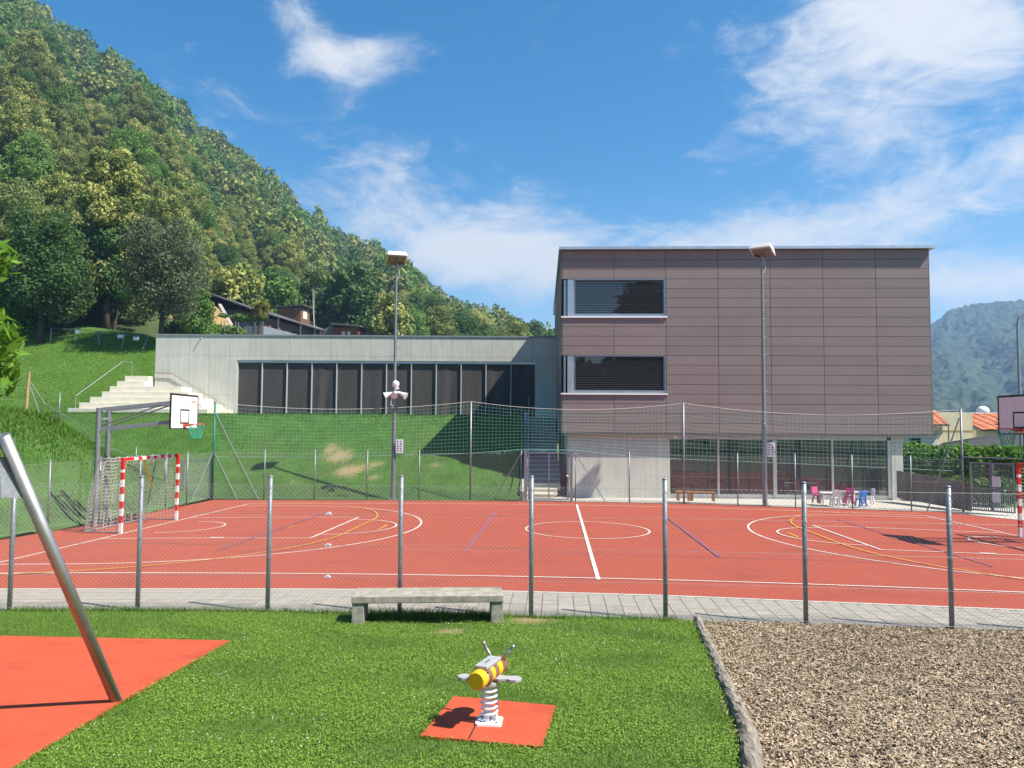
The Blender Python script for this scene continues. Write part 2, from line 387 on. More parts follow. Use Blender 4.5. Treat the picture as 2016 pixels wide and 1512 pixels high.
b = MB(); b.face((-1490, -290, -.12), (2390, -290, -.12), (2390, 1490, -.12), (-1490, 1490, -.12)); b.build('ground', 'groundfar', kind='structure')
grid_mesh('grass_bank', np.arange(-75, .7, .5), np.arange(12, 66, .5), bank_z, 'banksoil',
          keep=lambda x, y: (x < float(left_edge(min(y, 31))) - .0 or y > 31.6) and not (x > -21.6 and y > 47.5), L=DRY)
def chip_left(y): return np.interp(y, [4.2, 5.2, 6.3, 6.98, 8.15, 9.8, 12], [1.42, 1.66, 1.95, 2.13, 2.31, 2.56, 2.90])
LDRY = [(-.90, 11.05, .30), (.30, 11.95, .45), (-.75, 11.2, .2), (-1.5, 10.9, .12)]
grid_mesh('lawn', np.arange(-16, 3.2, .2), np.arange(-4, 12.41, .2), lambda x, y: lawn_z(y) + .012 * hashn(x * 2.2, y * 2.2), 'lawnsoil',
          keep=lambda x, y: x < chip_left(y) + .02 and y < np.interp(x, [-8, -1.8, 2.4, 6.6], [12.45, 12.36, 12.08, 11.6]), L=LDRY)
def near_line(x): return np.interp(x, [-10.2, -8.04, -6.01, -3.9, -1.77, .32, 2.41, 4.51, 6.6, 8.7], [12.35, 12.41, 12.46, 12.41, 12.33, 12.14, 12.03, 11.82, 11.58, 11.32])
grid_mesh('wood_chip_bed', np.arange(1.2, 12.2, .2), np.arange(2, 12.41, .2), lambda x, y: lawn_z(y) - .02 + .025 * hashn(x * 2.5, y * 2.5), 'chipbed',
          keep=lambda x, y: x > chip_left(y) - .15 and y < near_line(x) + .02)

# ------------------------------------------------------------------ court
NE = [(-14.2, 13.9), (-9.27, 14.04), (-3.79, 14.2), (-.05, 14.13), (2.82, 13.83), (8.53, 12.9), (17.6, 11.2)]
CP = NE + [(17.6, 25.0), (16.63, 26.5), (16.0, 28.1), (14.88, 28.35), (11.9, 29.3), (7.95, 30.5), (5, 30.95), (2.55, 31.2), (-2.21, 31.42), (-12.1, 31.2), (-12.67, 23.21), (-13.32, 20.06)]
b = MB(); b.v = [(x, y, 0) for x, y in CP]; b.f = [tuple(range(len(CP)))]
court = b.build('sports_court', 'court', kind='structure')
LC = 12.75
def cw(s, t):
    """court metres (s along from the left end line, t from the near touch line) -> world"""
    u = s / LC - 1; v = t / 14.2
    def q(a, b_, c): return a * u * (u - 1) / 2 + b_ * (1 - u * u) + c * u * (u + 1) / 2
    nx = q(-11.22, 1.74, 14.28); ny = q(15.5, 15.42, 13.25); fx = q(-10.11, 2.55, 14.51); fy = q(29.55, 29.85, 26.9)
    return nx + (fx - nx) * v, ny + (fy - ny) * v
def arc(cs, ct, r, a0, a1, n=48): return [(cs + r * math.cos(R(a0 + (a1 - a0) * i / n)), ct + r * math.sin(R(a0 + (a1 - a0) * i / n))) for i in range(n + 1)]
def seg(p, q, n=24): return [(p[0] + (q[0] - p[0]) * i / n, p[1] + (q[1] - p[1]) * i / n) for i in range(n + 1)]
def line(name, pts, wd, m, z, closed=False):
    P = [Vector((*cw(*p), 0)) for p in pts]; b = MB(); n = len(P)
    for i, p in enumerate(P):
        if closed: d = P[(i+1) % n] - P[i-1]
        else: d = P[min(i+1, n-1)] - P[max(i-1, 0)]
        k = Vector((-d.y, d.x, 0)).normalized() * wd / 2
        b.v += [(*(p + k).xy, z), (*(p - k).xy, z)]
    for i in range(n if closed else n - 1):
        j = (i + 1) % n; b.f.append((2*i+1, 2*j+1, 2*j, 2*i))
    return b.build(name, m, court)
EN = 2 * LC
mir = lambda pts: [(EN - s, t) for s, t in pts]
TC = 7.25
line('touch_line', seg((-.02, 0), (EN + 3.0, 0)), .055, 'white_line', .012); line('touch_line', seg((0, 14.2), (EN, 14.2)), .055, 'white_line', .012)
line('end_line', seg((0, -.6), (0, 14.2)), .055, 'white_line', .012); line('end_line', seg((EN, 0), (EN, 14.2)), .055, 'white_line', .012)
line('halfway_line', seg((LC, -.15), (LC, 14.35)), .085, 'white_line', .016)
line('centre_circle', arc(LC + .1, TC, 1.84, 0, 360, 64)[:-1], .05, 'white_line', .008, True)
for f in (lambda p: p, mir):
    line('three_point_line', f(seg((0, TC - 6.2), (1.5, TC - 6.2), 6) + arc(1.55, TC, 6.2, -90, 90, 60) + seg((1.5, TC + 6.2), (0, TC + 6.2), 6)), .055, 'white_line', .008)
    line('key_line', f(seg((0, TC - 2.36), (5.35, TC - 2.36), 10)), .05, 'white_line', .012)
    line('key_line', f(seg((0, TC + 2.36), (5.35, TC + 2.36), 10)), .05, 'white_line', .012)
    line('free_throw_line', f(seg((5.35, TC - 2.38), (5.35, TC + 2.38), 10)), .06, 'white_line', .016)
    line('free_throw_arc', f(arc(5.35, TC, 1.72, -90, 90, 30)), .05, 'white_line', .020)
    line('restraint_arc', f(arc(.75, TC, 1.25, -90, 90, 30)), .05, 'white_line', .016)
    line('key_block', f(seg((2.7, TC - 2.3), (3.05, TC - 2.3), 2)), .10, 'white_line', .016)
    line('goal_area_line', f(arc(0, TC - 1.5, 6.0, -90, 0, 30) + arc(0, TC + 1.5, 6.0, 0, 90, 30)), .05, 'yellow_line', .024)
    line('penalty_mark', f(seg((6.72, TC - .5), (6.72, TC + .5), 2)), .06, 'yellow_line', .012)
    line('keeper_mark', f(seg((4.0, TC - .22), (4.0, TC + .22), 2)), .05, 'yellow_line', .012)
    for s in (LC - 3.0, LC - 8.9):
        line('volleyball_line', f(seg((s, 2.9), (s, 11.7))), .05 if s < 5 else .07, 'blue_line', .020)
line('volleyball_line', seg((LC - 8.9, 2.9), (LC + 8.9, 2.9)), .028, 'blue_line', .028)
line('volleyball_line', seg((LC - 8.9, 11.7), (LC + 8.9, 11.7)), .022, 'blue_line', .028)

# paved strip: slabs one by one on a joint bed
b = MB(); pb = []
for x in np.arange(-13.2, 10.2, .6):
    pb.append((x, float(near_line(x)) - .02)); 
pt = [(x, float(np.interp(x, [a for a, _ in NE], [c for _, c in NE])) + .02) for x in np.arange(-13.2, 10.2, .6)]
b.v = [(x, y, .004) for x, y in pb] + [(x, y, .004) for x, y in pt]; n = len(pb)
b.f = [(i, i+1, n+i+1, n+i) for i in range(n - 1)]
path = b.build('paved_path', 'joint', kind='structure')
NEy = lambda x: float(np.interp(x, [a for a, _ in NE], [c for _, c in NE]))
SH = .06; rest = MB(); kerb = MB()
for i in range(88):
    x = -14.0 + i * .268
    y0 = float(near_line(x + .13)) + .01; y1 = NEy(x + .2) - .09; nrow = 6; h = (y1 - y0) / nrow; st_ = .5 * h * (i % 2)
    for j in range(nrow):
        a_, c_ = y0 + j*h + .005, y0 + (j+1)*h - .004; sh = lambda y: (y - 12) * SH; zt_ = .022 + random.uniform(0, .004)
        m_ = MB() if j < 3 else rest
        m_.hexa([(x + sh(a_), a_, .006), (x + .257 + sh(a_), a_, .006), (x + .257 + sh(c_), c_, .006), (x + sh(c_), c_, .006), (x + sh(a_), a_, zt_), (x + .257 + sh(a_), a_, zt_), (x + .257 + sh(c_), c_, zt_), (x + sh(c_), c_, zt_)])
        if j < 3: m_.build('paver', 'paver', path)
for i in range(30):
    x = -14.0 + i * .8; kerb.hexa([(x, NEy(x) - .085, -.05), (x + .79, NEy(x + .79) - .085, -.05), (x + .79, NEy(x + .79) - .008, -.05), (x, NEy(x) - .008, -.05), (x, NEy(x) - .085, .03), (x + .79, NEy(x + .79) - .085, .03), (x + .79, NEy(x + .79) - .008, .03), (x, NEy(x) - .008, .03)])
rest.build('paver', 'paver', path, kind='stuff'); kerb.build('kerb', 'terrace', path, kind='stuff')
# terrace in front of the school and small apron by the right gate
def sheet(name, poly, m, kind='structure'):
    b = MB(); b.v = poly; b.f = [tuple(range(len(poly)))]; return b.build(name, m, kind=kind)
TE = [(.3, 31.42), (2.55, 31.22), (5, 30.97), (7.95, 30.52), (11.9, 29.32), (14.88, 28.37), (16.0, 28.12), (16.63, 26.5), (17.6, 25.0)]
b = MB()
zt = [.01, .012, .012, .012, .012, .012, .012, .012, .012]
bk = [(.3, 33.2, .02), (2.3, 33.4, .03), (5, 33.4, .03), (8, 33.3, .03), (12, 33.2, .03), (15.9, 33.2, .03), (18.5, 33, .03), (19.6, 29, .03), (20.5, 25, .02)]
b.v = [(x, y, z) for (x, y), z in zip(TE, zt)] + bk; n = len(TE); b.f = [(i, i+1, n+i+1, n+i) for i in range(n-1)]
b.build('terrace', 'terrace', kind='structure')

# ------------------------------------------------------------------ school block (brown panels on concrete base)
ang = math.atan2(30.9 - 31.5, 17.05 - 2.09)
ang = math.atan2(-.62, 15.57)
school = thing('school_building', 'three storey school block clad in flat brown panels above a concrete and glass base', 'building', (2.17, 32.76, 0), ang)
WB, DB, Z0, Z1 = 15.57, 19., 2.815, 10.70
cwid = WB / 7; rh = (Z1 - Z0) / 19
def ix(px): return (px - 1109) / (1828 - 1109) * WB
b = MB()   # backing walls with the two window openings left open
zr = lambda r: Z1 - r * rh
wx = 2 * cwid; BK = .035
b.box(0, WB, BK, .3, zr(3), Z1); b.box(wx, WB, BK, .3, Z0, zr(3)); b.box(0, wx, BK, .3, zr(11), zr(7)); b.box(0, wx, BK, .3, Z0, zr(15))
b.box(WB - .3, WB, .3, DB, Z0, Z1); b.box(0, .3, 1.5, DB, Z0, Z1); b.box(0, .3, .3, 1.5, zr(3), Z1); b.box(0, .3, .3, 1.5, zr(11), zr(7)); b.box(0, .3, .3, 1.5, Z0, zr(15))
b.box(.3, WB - .3, DB - .3, DB, Z0, Z1)
b.build('wall', 'dark', school)
pmesh = MB().box(.009, cwid - .009, -.0, .03, .008, rh - .008).mesh('panel', 'panel')
for c in range(7):
    for r in range(19):
        if c < 2 and (3 <= r < 7 or 11 <= r < 15): continue
        inst('panel', pmesh, school, (c * cwid, random.uniform(-.002, .002), zr(r + 1)))
smesh = MB().box(-.03, 0, .009, 3.8 - .009, .008, rh*1.0 - .008).mesh('side_panel', 'panel')
for c in range(5):
    for r in range(19):
        if c == 0 and (3 <= r < 7 or 11 <= r < 15): continue
        inst('side_panel', smesh, school, (0, c * 3.8, zr(r + 1)))
smesh2 = MB().box(-.03, 0, .009, 2.3 - .009, .008, 4*rh - .008).mesh('side_panel', 'panel')
for r in (3, 11): inst('side_panel', smesh2, school, (0, 1.5, zr(r + 4)))
rs = MB().box(0, .03, .0, DB, Z0, Z1).build('side_cladding', 'panel', school, loc=(WB + .002, 0, 0))
MB().box(-.16, WB + .2, -.22, DB + .1, Z1 + .012, Z1 + .13).build('roof', 'alu', school)
MB().box(.02, WB - .02, -.0, DB, Z0 - .10, Z0 - .002).build('soffit', 'soffit', school)
for wi, r0 in enumerate((3, 11)):
    zt_, zb_ = zr(r0), zr(r0 + 4)
    win = MB()
    win.box(.06, .14, .10, .16, zb_ + .05, zt_); win.box(.22, .46, .02, .22, zb_ + .05, zt_)      # corner post and light cover strip
    win.box(.46, .52, .10, .18, zb_ + .05, zt_); win.box(wx - .07, wx - .005, .05, .2, zb_ + .05, zt_)
    win.box(.52, wx - .07, .10, .2, zb_ + .05, zb_ + .16); win.box(.52, wx - .07, .02, .2, zt_ - .04, zt_ - .002)
    wo = win.build('window', 'whitemetal' if 0 else 'alu', school)
    MB().box(.52, wx - .07, .215, .235, zb_ + .05, zt_ - .04).build('pane', 'glass', wo)
    MB().box(.06, .22, .165, .18, zb_ + .05, zt_ - .02).build('pane', 'glass', wo)
    MB().box(.05, .065, .2, 1.45, zb_ + .05, zt_ - .02).build('pane', 'glass', wo)
    MB().box(-.06, wx + .05, -.07, .3, zb_ - .035, zb_ + .03).build('sill', 'whitemetal', wo)
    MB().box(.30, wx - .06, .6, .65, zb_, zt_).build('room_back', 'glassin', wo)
    ns = 19; hh = (zt_ - zb_ - .22) / ns
    sm = MB().hexa([(.53, .075, 0), (wx - .08, .075, 0), (wx - .08, .125, .006), (.53, .125, .006), (.53, .075, .006), (wx - .08, .075, .006), (wx - .08, .125, .012), (.53, .125, .012)]).mesh('slat', 'slat')
    for k in range(ns): inst('slat', sm, wo, (0, 0, zb_ + .17 + k * hh))
    g = MB()
    for xx in (.56, wx - .11): g.box(xx, xx + .012, .085, .097, zb_ + .16, zt_ - .04)
    g.build('guide_rail', 'alu', wo)
# base
bx = lambda x: x - 2.09
YB = .27; KX = 1.04
for q in ((.24, 4.63, YB, YB + .3), (.24, .54, YB + .302, DB - 1), (13.95, 14.42, YB - .05, YB + 6), (.542, 13.95, DB - 1.3, DB - 1)):
    MB().box(*q, -.05, Z0 - .102).build('base_wall', 'conc', school)
gx = [4.63, 6.68, 9.07, 11.49, 13.95]
fr = MB(); fr.box(4.632, 13.80, YB + .02, YB + .16, Z0 - .26, Z0 - .102); fr.box(4.632, 13.80, YB + .02, YB + .16, .12, .22)
fr.build('window_frame', 'alu', school)
for i, x in enumerate(gx[1:4]): MB().box(x - (.08 if i == 1 else .045), x + (.08 if i == 1 else .045), YB - .02, YB + .18, .12, Z0 - .262).build('mullion', 'alu', school)
MB().box(13.80, 13.948, YB - .02, YB + .18, .12, Z0 - .262).build('mullion', 'alu', school)
for i in range(4):
    MB().box(gx[i] + .05, gx[i+1] - .05, YB + .08, YB + .10, .22, Z0 - .26).build('glass_pane', 'glass', school)
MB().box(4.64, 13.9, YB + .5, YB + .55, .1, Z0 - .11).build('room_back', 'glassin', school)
MB().box(4.64, 13.94, YB - .0, YB + .02, .0, .118).build('plinth', 'conc_plain', school)
for x in (4.82, 6.1, 6.9): MB().ball((x, .14, Z0 - .13), .05 if x > 5 else .09, 10, 6).build('ceiling_lamp', 'lampwhite', school)

# ------------------------------------------------------------------ gym hall (long low concrete building with dark screens)
gym = thing('gym_hall', 'long low bare concrete hall with a row of dark screens above the grass bank', 'building', (-22.08, 47, 0))
GW = 25.2
def gxp(px): return (px - 305) / (1055 - 305) * (1.47 + 22.08)
ga, gb = gxp(466), gxp(1055)
wl = MB(); wl.box(0, ga, 0, .35, 3.2, 8.58); wl.box(gb, GW, 0, .35, 3.2, 8.58); wl.box(ga, gb, 0, .35, 7.08, 8.58)
wl.box(0, .35, .35, 16, 3.2, 8.58); wl.box(GW - .35, GW, .35, 16, 3.2, 8.58); wl.box(.35, GW - .35, 15.65, 16, 3.2, 8.58)
wl.build('wall', 'conc', gym)
MB().box(-.03, GW + .02, -.05, 16.05, 8.582, 8.67).build('roof', 'galvd', gym)
MB().box(ga, gb, .10, .22, 6.93, 7.078).build('top_rail', 'alu', gym)
pw = (gb - ga) / 12
for k in range(13): MB().box(ga + k*pw - .027 + (.027 if k == 0 else 0) - (.027 if k == 12 else 0), ga + k*pw + .027 + (.027 if k == 0 else 0) - (.027 if k == 12 else 0), .06, .2, 3.3, 6.928).build('mullion', 'mullion', gym)
for k in range(12):
    b = MB(); nx_, nz_ = 24, 10; rr = random.Random(k); ph = rr.uniform(0, 6); sag = rr.choice([.0, .0, .02, .05, .06]) if k > 2 else .004
    for j in range(nz_ + 1):
        for i in range(nx_ + 1):
            u = i / nx_; t = j / nz_
            dy = sag * math.sin(u * 9 + ph + 2.2 * t) * math.sin(u * math.pi) * (.3 + .7 * t) * (math.exp(-((u - .25 - .1 * t) / .3) ** 2) + math.exp(-((u - .8 + .1 * t) / .2) ** 2))
            b.v.append((ga + k*pw + .045 + u * (pw - .09), .17 + dy, 6.9 - t * 3.6))
    for j in range(nz_):
        for i in range(nx_): a = j*(nx_+1)+i; b.f.append((a, a+nx_+1, a+nx_+2, a+1))
    b.build('screen', 'curtain', gym, smooth=True)
MB().tube([(gxp(392), -.0, 8.35), (gxp(398), -.25, 8.45)], .03, 6).build('spout', 'galvd', gym)
rl = MB(); rl.tube([(.02, -.12, 6.25), (1.15, -.12, 6.2), (4.4, -.12, 4.25)], .035, 8)
for p in ((.3, 6.22), (1.6, 5.9), (3.0, 5.1), (4.2, 4.35)): rl.tube([(p[0], -.12, p[1]), (p[0], 0, p[1] - .02)], .015, 6)
rl.build('handrail', 'stainless', gym)
rf = MB()
for i, (x0, x1) in enumerate(((23.9, 24.6), (24.5, 25.1))):
    rf.tube([(x0, 3, 8.66), (x0 + .1, 3, 8.98), (x0 + .3, 3, 9.05), (x1, 3, 9.0), (x1, 3, 8.66)], .03, 6)
rf.build('roof_railing', 'galv', gym)

# stepped concrete seating / stairs left of the hall
st = thing('outdoor_stairs', 'broad pale concrete stairs stepping up the meadow at the left end of the hall', 'stairs', (0, 0, 0))
PXL = [134, 156, 177, 200, 215, 229, 244]; PXR = [409, 397, 384, 370, 356, 345, 322]
for k in range(7):
    yf = 43.0 + .58 * k; zt_ = 3.72 + .345 * (k + 1) - .12
    xl = (PXL[k] - 1008) / 1500 * yf; xr = (PXR[k] - 1008) / 1500 * yf
    if k > 4: xr = min(xr, -22.2)
    MB().box(xl, xr, yf, 46.98 if k < 5 else 48.2, zt_ - (.345 if k else .8), zt_).build('step', 'step', st, bevel=.012)
hr = MB()
hr.tube([(-24.75, 43.2, 3.9), (-24.75, 43.2, 4.65), (-23.9, 46.6, 6.9), (-23.6, 47.2, 6.9), (-23.6, 47.2, 6.0)], .022, 7)
hr.build('handrail', 'galvd', st)

# shaded stair between the bank and the school
s2 = thing('side_stairs', 'grey concrete stair climbing in the shade between the grass bank and the brown school block', 'stairs')
ns = 20
for k in range(ns):
    y = 32.5 + k * .53; zt_ = .04 + (k + 1) * 3.56 / ns; t = k / ns
    xl = .62 + .35 * t; xr = 2.12 + .28 * t
    xr2 = xr + (.0 if k > 2 else -.15 * (2 - k)); ye = y + .60 if k < ns - 1 else 47
    so_ = MB().box(xl, xr2, y, ye, zt_ - .3, zt_ - .045).build('step', 'conc_plain' if k > 2 else 'step', s2)  # lowest steps get paler concrete, their sunlight put into the colour
    MB().box(xl, xr2 + .002, y - .03, ye, zt_ - .044, zt_).build('tread', 'step', so_)  # light edge put into the colour: pale tread over grey riser
MB().hexa([(.36, 32.2, -.1), (.6, 32.2, -.1), (.95, 43.3, 2.5), (.71, 43.3, 2.5), (.36, 32.2, .35), (.6, 32.2, .35), (.95, 43.3, 3.9), (.71, 43.3, 3.9)]).build('side_wall', 'conc_plain', s2)
MB().tube([(.66, 32.3, .3), (.66, 32.3, 1.35), (.98, 43.2, 4.75), (.98, 43.2, 3.8)], .025, 7).build('handrail', 'galv', s2)

# ------------------------------------------------------------------ wire helpers
def diag(b, p0, p1, z0, z1, pitch, r, n=3):
    """diamond wire mesh between two upright edges, wires clipped to the bay"""
    p0 = Vector((*p0, 0)); p1 = Vector((*p1, 0)); L = (p1 - p0).length; d = (p1 - p0) / L; H = z1 - z0; st_ = pitch * math.sqrt(2)
    nrm = Vector((-d.y, d.x, 0)) * r
    for sgn in (1, -1):
        c = -H
        while c < L:
            if sgn == 1: a = (max(c, 0), max(-c, 0)); e = (min(c + H, L), min(L - c, H))
            else: a = (max(c, 0), H - max(-c, 0)); e = (min(c + H, L), H - min(L - c, H))
            if e[0] - a[0] > .01:
                off = nrm * sgn
                b.tube([p0 + d*a[0] + off + Vector((0, 0, z0 + a[1])), p0 + d*e[0] + off + Vector((0, 0, z0 + e[1]))], r, n, cap=False)
            c += st_
def post_mesh(h, r, m, cap=True):
    b = MB(); b.tube([(0, 0, -.1), (0, 0, h)], r, 14)
    if cap: b.tube([(0, 0, h), (0, 0, h + .012), (0, 0, h + .028)], [r * 1.1, r * 1.1, r * .5], 14)
    me = b.mesh('post', m); me.polygons.foreach_set('use_smooth', [len(p.vertices) == 4 for p in me.polygons]); return me

# near fence (between playground and court)
nf = thing('chain_link_fence', 'galvanised chain link fence with thick round posts between the playground lawn and the paved strip', 'fence')
NP = [(-10.1, 12.35, 2.16), (-8.04, 12.41, 2.15), (-6.01, 12.46, 2.16), (-3.9, 12.41, 2.18), (-1.77, 12.33, 2.2), (.32, 12.14, 2.22), (2.41, 12.04, 2.2), (4.51, 11.82, 2.17), (6.6, 11.58, 2.14), (8.7, 11.3, 2.12)]
for x, y, h in NP: inst('post', post_mesh(h - .0, .037, 'galv'), nf, (x, y, 0), (0, 0, random.uniform(0, 6)))
b = MB()
for a, c in zip(NP[:-1], NP[1:]): diag(b, (a[0], a[1] - .045), (c[0], c[1] - .045), .04, 2.06, .052, .0014)
b.build('wire_mesh', 'wire', nf, kind='stuff')
b = MB()
for z in (2.06, 1.60, 1.10, .60, .08): b.tube([(x, y - .045, z) for x, y, h in NP], .0025, 4)
b.build('tension_wire', 'wiredark', nf)
tm = MB().box(-.05, .05, -.015, .015, -.012, .012).box(-.02, .03, -.02, .02, .01, .03).mesh('wire_tensioner', 'white')
for z in (1.60, 1.10, .60): inst('wire_tensioner', tm, nf, (-2.93, 12.33, z))

# low fence along the far side of the court
ff = thing('chain_link_fence', 'low chain link fence along the far edge of the red court below the grass bank', 'fence')
FP = [(-12.24, 31.41), (-10.13, 31.42), (-8.09, 31.5), (-5.95, 31.6), (-3.81, 31.65), (-1.72, 31.65), (.40, 31.35)]
FP2 = [(2.61, 31.2), (4.75, 30.85), (6.89, 30.55), (8.89, 30.1), (10.91, 29.45), (12.83, 28.85), (14.8, 28.38), (16.5, 28.1)]
fpm = post_mesh(2.05, .024, 'galv')
for x, y in FP[1:] + FP2[:-1]:
    if (x, y) in ((-1.72, 31.65), (6.89, 30.55)): continue
    inst('post', fpm, ff, (x, y, 0), (0, 0, x))
b = MB()
for P in (FP, FP2):
    for a, c in zip(P[:-1], P[1:]): diag(b, a, c, .04, 1.93, .06, .0016)
b.build('wire_mesh', 'wiredark', ff, kind='stuff')
b = MB()
for P in (FP, FP2):
    for z in (1.93, 1.1, .08): b.tube([(x, y, z) for x, y in P], .003, 4)
b.build('tension_wire', 'wire', ff)
for q in ([(.38, 31.32, 1.95), (-.72, 31.5, .02)], [(2.63, 31.17, 1.95), (3.8, 30.95, .02)]): MB().tube(q, .02, 8).build('brace', 'galv', ff)

# tall posts with the ball net
bn = thing('ball_net', 'green ball stop net hung between tall posts above the far fence of the court', 'net')
TP = [(-12.25, 31.45, 3.97), (-1.70, 31.72, 4.08), (6.89, 30.62, 4.03), (16.58, 28.15, 3.78)]
for i, (x, y, h) in enumerate(TP): inst('post', post_mesh(h, .04, 'green' if i == 0 else 'galv'), bn, (x, y, 0))
for q in ([(-12.2, 31.43, 3.5), (-10.35, 31.38, 0)], [(-12.2, 31.43, 1.85), (-11.2, 31.35, 0)], [(-12.28, 31.4, 1.9), (-12.6, 30.2, 0)], [(16.5, 28.12, 3.45), (15.35, 28.35, 0)], [(16.6, 28.1, 1.55), (15.9, 27.95, 0)]):
    MB().tube(q, .025, 8).build('brace', 'galv', bn)
LOW = [(-12.25, 1.74), (-8.07, 1.73), (-1.67, 1.93), (.47, 2.12), (2.61, 2.1), (4.75, 1.88), (6.88, 1.78), (10.9, 1.68), (16.5, 1.5)]
def top_z(x):
    for (a, c) in zip(TP[:-1], TP[1:]):
        if a[0] <= x <= c[0]:
            t = (x - a[0]) / (c[0] - a[0]); return a[2] + (c[2] - a[2]) * t - 4 * (.30 if c[0] < 16 else .33) * t * (1 - t)
    return TP[-1][2]
def net_y(x): return float(np.interp(x, [p[0] for p in TP], [p[1] for p in TP])) 
NX = np.arange(-12.2, 16.55, .15)
b = MB()
for x in NX:
    zt_, zb_ = top_z(x), pl(x, LOW) - .04
    b.tube([(x, net_y(x), zb_), (x, net_y(x), zt_)], .0029, 3, cap=False)
nr = 14
for j in range(1, nr):
    t = j / nr
    b.tube([(x, net_y(x) + .004, pl(x, LOW) * (1 - t) + top_z(x) * t) for x in NX[::2]], .0029, 3, cap=False)
b.build('net', 'netgreen', bn, kind='stuff')
b = MB(); b.tube([(x, net_y(x), top_z(x)) for x in NX[::2]] + [(16.55, 28.15, 3.74)], .0075, 5); b.build('top_cable', 'netwhite', bn)
b = MB(); b.tube([(x, net_y(x), pl(x, LOW)) for x in NX[::2]], .009, 5); b.build('bottom_cable', 'netgreen', bn)
b = MB()
for x in np.arange(-.9, 2.6, .05):
    for q in range(2):
        zz = pl(x, LOW); b.tube([(x, net_y(x) + .02*random.uniform(-1, 1), zz), (x + random.uniform(-.06, .06), net_y(x) + random.uniform(-.05, .05), zz - random.uniform(.04, .15))], .004, 3, cap=False)
for x in np.arange(2.6, 6.8, .09):
    zz = pl(x, LOW); b.tube([(x, net_y(x), zz), (x + .05, net_y(x) + random.uniform(-.05, .05), zz - random.uniform(.02, .16))], .003, 3, cap=False)
b.build('net_hem', 'netgreen', bn, kind='stuff')

# gate between far fence bays (in front of the stair)
gt = thing('metal_gate', 'galvanised two bay wire mesh gate in the far fence in front of the side stair', 'gate', (.52, 31.32, 0), -.07)
b = MB(); b.box(0, .12, -.05, .05, 0, 2.06); b.build('gate_post', 'galv', gt); b = MB(); b.box(1.86, 1.98, -.05, .05, 0, 2.06); b.build('gate_post', 'galv', gt)
b = MB(); b.box(.16, .21, -.025, .025, .08, 2.0); b.box(.98, 1.03, -.025, .025, .13, 1.95); b.box(1.74, 1.82, -.025, .025, .08, 2.0); b.box(.21, 1.74, -.025, .025, 1.95, 2.0); b.box(.21, 1.74, -.025, .025, .08, .13)
b.build('gate_frame', 'galv', gt)
b = MB()
for x in np.arange(.25, 1.74, .05): b.box(x - .003, x + .003, -.004, .0, .13, 1.95)
for z in np.arange(.17, 1.95, .05): b.box(.21, 1.74, 0, .004, z - .003, z + .003)
b.build('gate_mesh', 'galv', gt, kind='stuff')
b = MB(); b.box(1.76, 1.84, -.05, -.03, .95, 1.12); b.tube([(1.8, -.05, 1.06), (1.72, -.09, 1.06)], .012, 6); b.build('handle', 'stainless', gt)

# small gate left of the corner post
g2 = thing('metal_gate', 'narrow grey mesh gate beside the tall green corner post behind the left goal', 'gate', (-13.6, 31.55, 0), 0)
b = MB(); b.box(0, .05, -.03, .03, 0, 1.65); b.box(.1, .14, -.03, .03, .05, 1.6); b.box(1.15, 1.19, -.03, .03, .05, 1.6); b.box(1.23, 1.29, -.03, .03, 0, 1.65); b.box(.14, 1.15, -.02, .02, 1.55, 1.6); b.box(.14, 1.15, -.02, .02, .06, .11)
b.build('gate_frame', 'galv', g2)
b = MB(); diag(b, (.14, 0), (1.15, 0), .11, 1.55, .05, .002); b.build('gate_mesh', 'wiredark', g2, kind='stuff')

# left side fence of the court
lf = thing('chain_link_fence', 'chain link fence along the left end of the court below the weedy bank', 'fence')
LP = [(float(left_edge(y)) - .05, y) for y in (15.3, 17.5, 19.75, 21.95, 24.15, 26.35, 28.0, 29.5, 31.4)]
for x, y in LP[:-1]: inst('post', post_mesh(1.98, .028, 'galv'), lf, (x, y, 0), (0, 0, y))
b = MB()
for a, c in zip(LP[:-1], LP[1:]): diag(b, a, c, .04, 1.9, .055, .0016)
b.build('wire_mesh', 'wiredark', lf, kind='stuff')
b = MB()
for z in (1.9, 1.0, .08): b.tube([(x, y, z) for x, y in LP], .003, 4)
b.build('tension_wire', 'wire', lf)

# fence running down the brow of the left bank
uf = thing('wire_fence', 'thin wire fence with a brown wooden pole running down the brow of the left bank', 'fence')
UP = [(-19.6, 24.0, 1.5), (-17.2, 27.0, 1.45), (-16.62, 28.0, 1.25), (-16.0, 29.5, 1.25), (-15.22, 31.0, 1.0), (-14.3, 31.6, 1.0)]
for i, (x, y, h) in enumerate(UP):
    z = float(bank_z(x, y)) - .1
    if i == 1: MB().tube([(0, 0, 0), (.02, 0, .9), (.06, 0, h + .15)], [.05, .05, .035], 9).build('wooden_pole', 'polewood', uf, loc=(x, y, z))
    else: inst('post', post_mesh(h, .022, 'galv'), uf, (x, y, z))
b = MB()
for a, c in zip(UP[:-1], UP[1:]):
    za, zc = float(bank_z(a[0], a[1])), float(bank_z(c[0], c[1]))
    for f in (.35, .65, .98): b.tube([(a[0], a[1], za + a[2]*f - .05), (c[0], c[1], zc + c[2]*f - .05)], .004, 4)
x, y = UP[1][:2]; z = float(bank_z(x, y))
b.tube([(x + .05, y, z + 1.2), (x + .5, y + .25, z + .35), (x + .95, y + 1.4, z - .25), (-16.0, 29.5, 2.3), (-15.3, 30.9, 1.75)], .014, 5)
b.tube([(x + .05, y, z + 1.1), (x + .4, y + .1, z + .05)], .02, 6)
b.build('wire', 'wiredark', uf)

